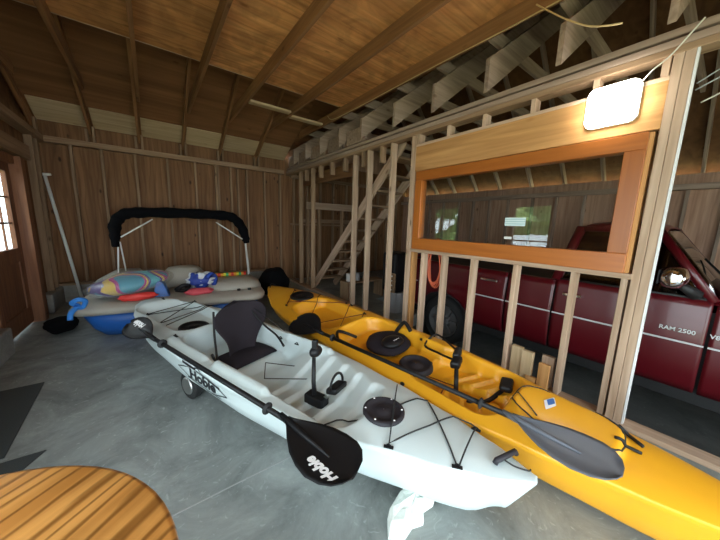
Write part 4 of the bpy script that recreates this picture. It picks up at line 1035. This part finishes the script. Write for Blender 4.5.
# far side, bed floor, tail, nose
MB().box((TX+TW-.06, -1.9, .12), (TX+TW, 4.0, .93)).build('far_side', M['truckred'], tk, bevel=.03)
MB().box((TX+.02, 3.95, .2), (TX+TW, 4.02, .93)).build('tailgate', M['truckred'], tk, bevel=.02)
MB().box((TX+.08, 1.18, .83), (TX+TW-.06, 3.95, .86)).build('bed_floor', M['truckdark'], tk)
rows = [[(TX+.0+dx, y_, z_) for dx, z_ in ((.02, zt-.04), (.10, zt), (.35, zt+.05), (TW/2, zt+.07), (TW-.35, zt+.05), (TW-.10, zt), (TW-.02, zt-.04))] for y_, zt in ((-.0, .97), (-.4, .955), (-1.2, .92), (-1.8, .86), (-1.95, .70), (-1.96, .2))]
MB().grid(rows).build('hood', M['truckred'], tk, True, solid=.01)
# cab: roof, pillars, glass
RT = 1.55
def cabpt(y_, z_, side=0, inset=0):
    t = (z_-.96)/(RT-.96); x_ = TX+.03+.20*t+inset
    return (x_, y_, z_) if not side else (2*TX+TW-x_, y_, z_)
yb0, yb1 = 1.13, 1.02     # back glass base/top
yf0, yf1 = -.0, .42      # windscreen base/top
roof = MB(); rows = []
for y_, z_ in ((yf1-.05, RT-.03), (yf1+.03, RT+.005), (.70, RT+.04), (yb1-.05, RT+.01), (yb1+.03, RT-.04)):
    rows.append([(TX+dx, y_, z_+dz) for dx, dz in ((.205, -.03), (.24, 0), (.5, .03), (TW/2, .04), (TW-.5, .03), (TW-.24, 0), (TW-.205, -.03))])
roof.grid(rows).build('roof', M['truckred'], tk, True, solid=.02)
for sd in (0, 1):
    p_ = MB()
    def bar(a, b, t=.05):
        A, B = Vector(cabpt(a[0], a[1], sd)), Vector(cabpt(b[0], b[1], sd)); p_.tube([A, B], t, 8)
    bar((yf0, .95), (yf1, RT-.01), .035); bar((yb0, .95), (yb1, RT-.01), .05); bar((yf1-.02, RT-.02), (yb1, RT-.02), .03)
    p_.build('pillar', M['truckred'], tk, True)
    MB().prism([cabpt(yf0+.04, .97, sd, .01), cabpt(yf1+.02, RT-.04, sd, .01), cabpt(yb1-.04, RT-.04, sd, .01), cabpt(yb0-.05, .97, sd, .01)], (.006, 0, 0)).build('side_window', M['truckglass'], tk)
    q_ = MB(); q_.tube([cabpt(yf0+.04, .965, sd, -.01), cabpt(yb0-.04, .965, sd, -.01)], .012, 6); q_.build('window_trim', M['truckdark'], tk, True)
def cross(y_, z_): 
    a = Vector(cabpt(y_, z_, 0, .02)); b = Vector(cabpt(y_, z_, 1, .02)); mid = (a+b)/2; mid.y -= .06 if y_ < .6 else -.0
    return [a, a.lerp(b, .12)+Vector((0, (-.03 if y_ < .6 else 0), 0)), mid, a.lerp(b, .88)+Vector((0, (-.03 if y_ < .6 else 0), 0)), b]
MB().grid([cross(yf0-.02, .96), cross(yf1-.02, RT-.02)]).build('windshield', M['wsglass'], tk, True, solid=.006)
MB().grid([cross(yb0, .96), cross(yb1, RT-.02)]).build('rear_window', M['truckglass'], tk, True, solid=.006)
MB().box((TX+.25, .15, .86), (TX+TW-.25, 1.05, 1.18)).build('cab_seat', M['truckdark'], tk, bevel=.05)
wp = MB(); wp.tube([(TX+.45, -.14, 1.0), (TX+.62, .02, 1.16), (TX+.8, .12, 1.26)], .010, 6); wp.build('wiper', M['truckdark'], tk, True)
# mirror
mr_ = root('mirror', (TX, .2, 1.1)); mr_.parent = tk; mr_.location = Vector((TX, .2, 1.1))-Vector((4.6, 1.0, TZ)); WM[mr_.name] = Matrix.Translation((TX, .2, 1.1))
MB().ell((TX-.14, .24, 1.14), .16, .085, .10, 20, 12, warp=lambda p: min(1.25, 1/max(abs(p.x), abs(p.z)*1.0, .72))*.86).build('mirror_housing', M['chrome'], mr_, True)
MB().obox((TX-.14, .32, 1.14), (.23, 0, 0), (0, .012, 0), (0, 0, .12)).build('mirror_glass', M['black'], mr_, bevel=.01)
MB().tube([(TX-.06, .20, 1.07), (TX+.03, .10, .99)], [.03, .05], 8).build('mirror_arm', M['truckdark'], mr_, True)
# chrome door handle, bright bar on the bed side, side trim line, lettering
def handle(y0_, y1_, z_): MB().obox((TX-.035, (y0_+y1_)/2, z_), (.02, 0, 0), (0, y1_-y0_, 0), (0, 0, .035)).build('chrome_bar', M['chrome'], tk, bevel=.008)
handle(.86, 1.03, .81); handle(1.76, 2.0, .815)  # first on the door, second a chrome bar on the bed side
for a, b in ((3.9, 3.13), (2.08, 1.66), (1.64, 1.13), (1.11, .0), (-.02, -.64)):
    MB().obox((TX-.022, (a+b)/2, .575), (.016, 0, 0), (0, abs(a-b), 0), (0, 0, .014)).build('side_trim', M['silver'], tk)
def ontruck(yc, zc): return lambda u_, v_, d_: (TX-.019-d_, yc-u_, zc+v_)
text('lettering', 'RAM 2500', M['silver'], tk, ontruck(.165, .672), .050, bold=.001, local=False)
text('lettering', 'V8', M['silver'], tk, ontruck(-.045, .672), .050, bold=.001, local=False)
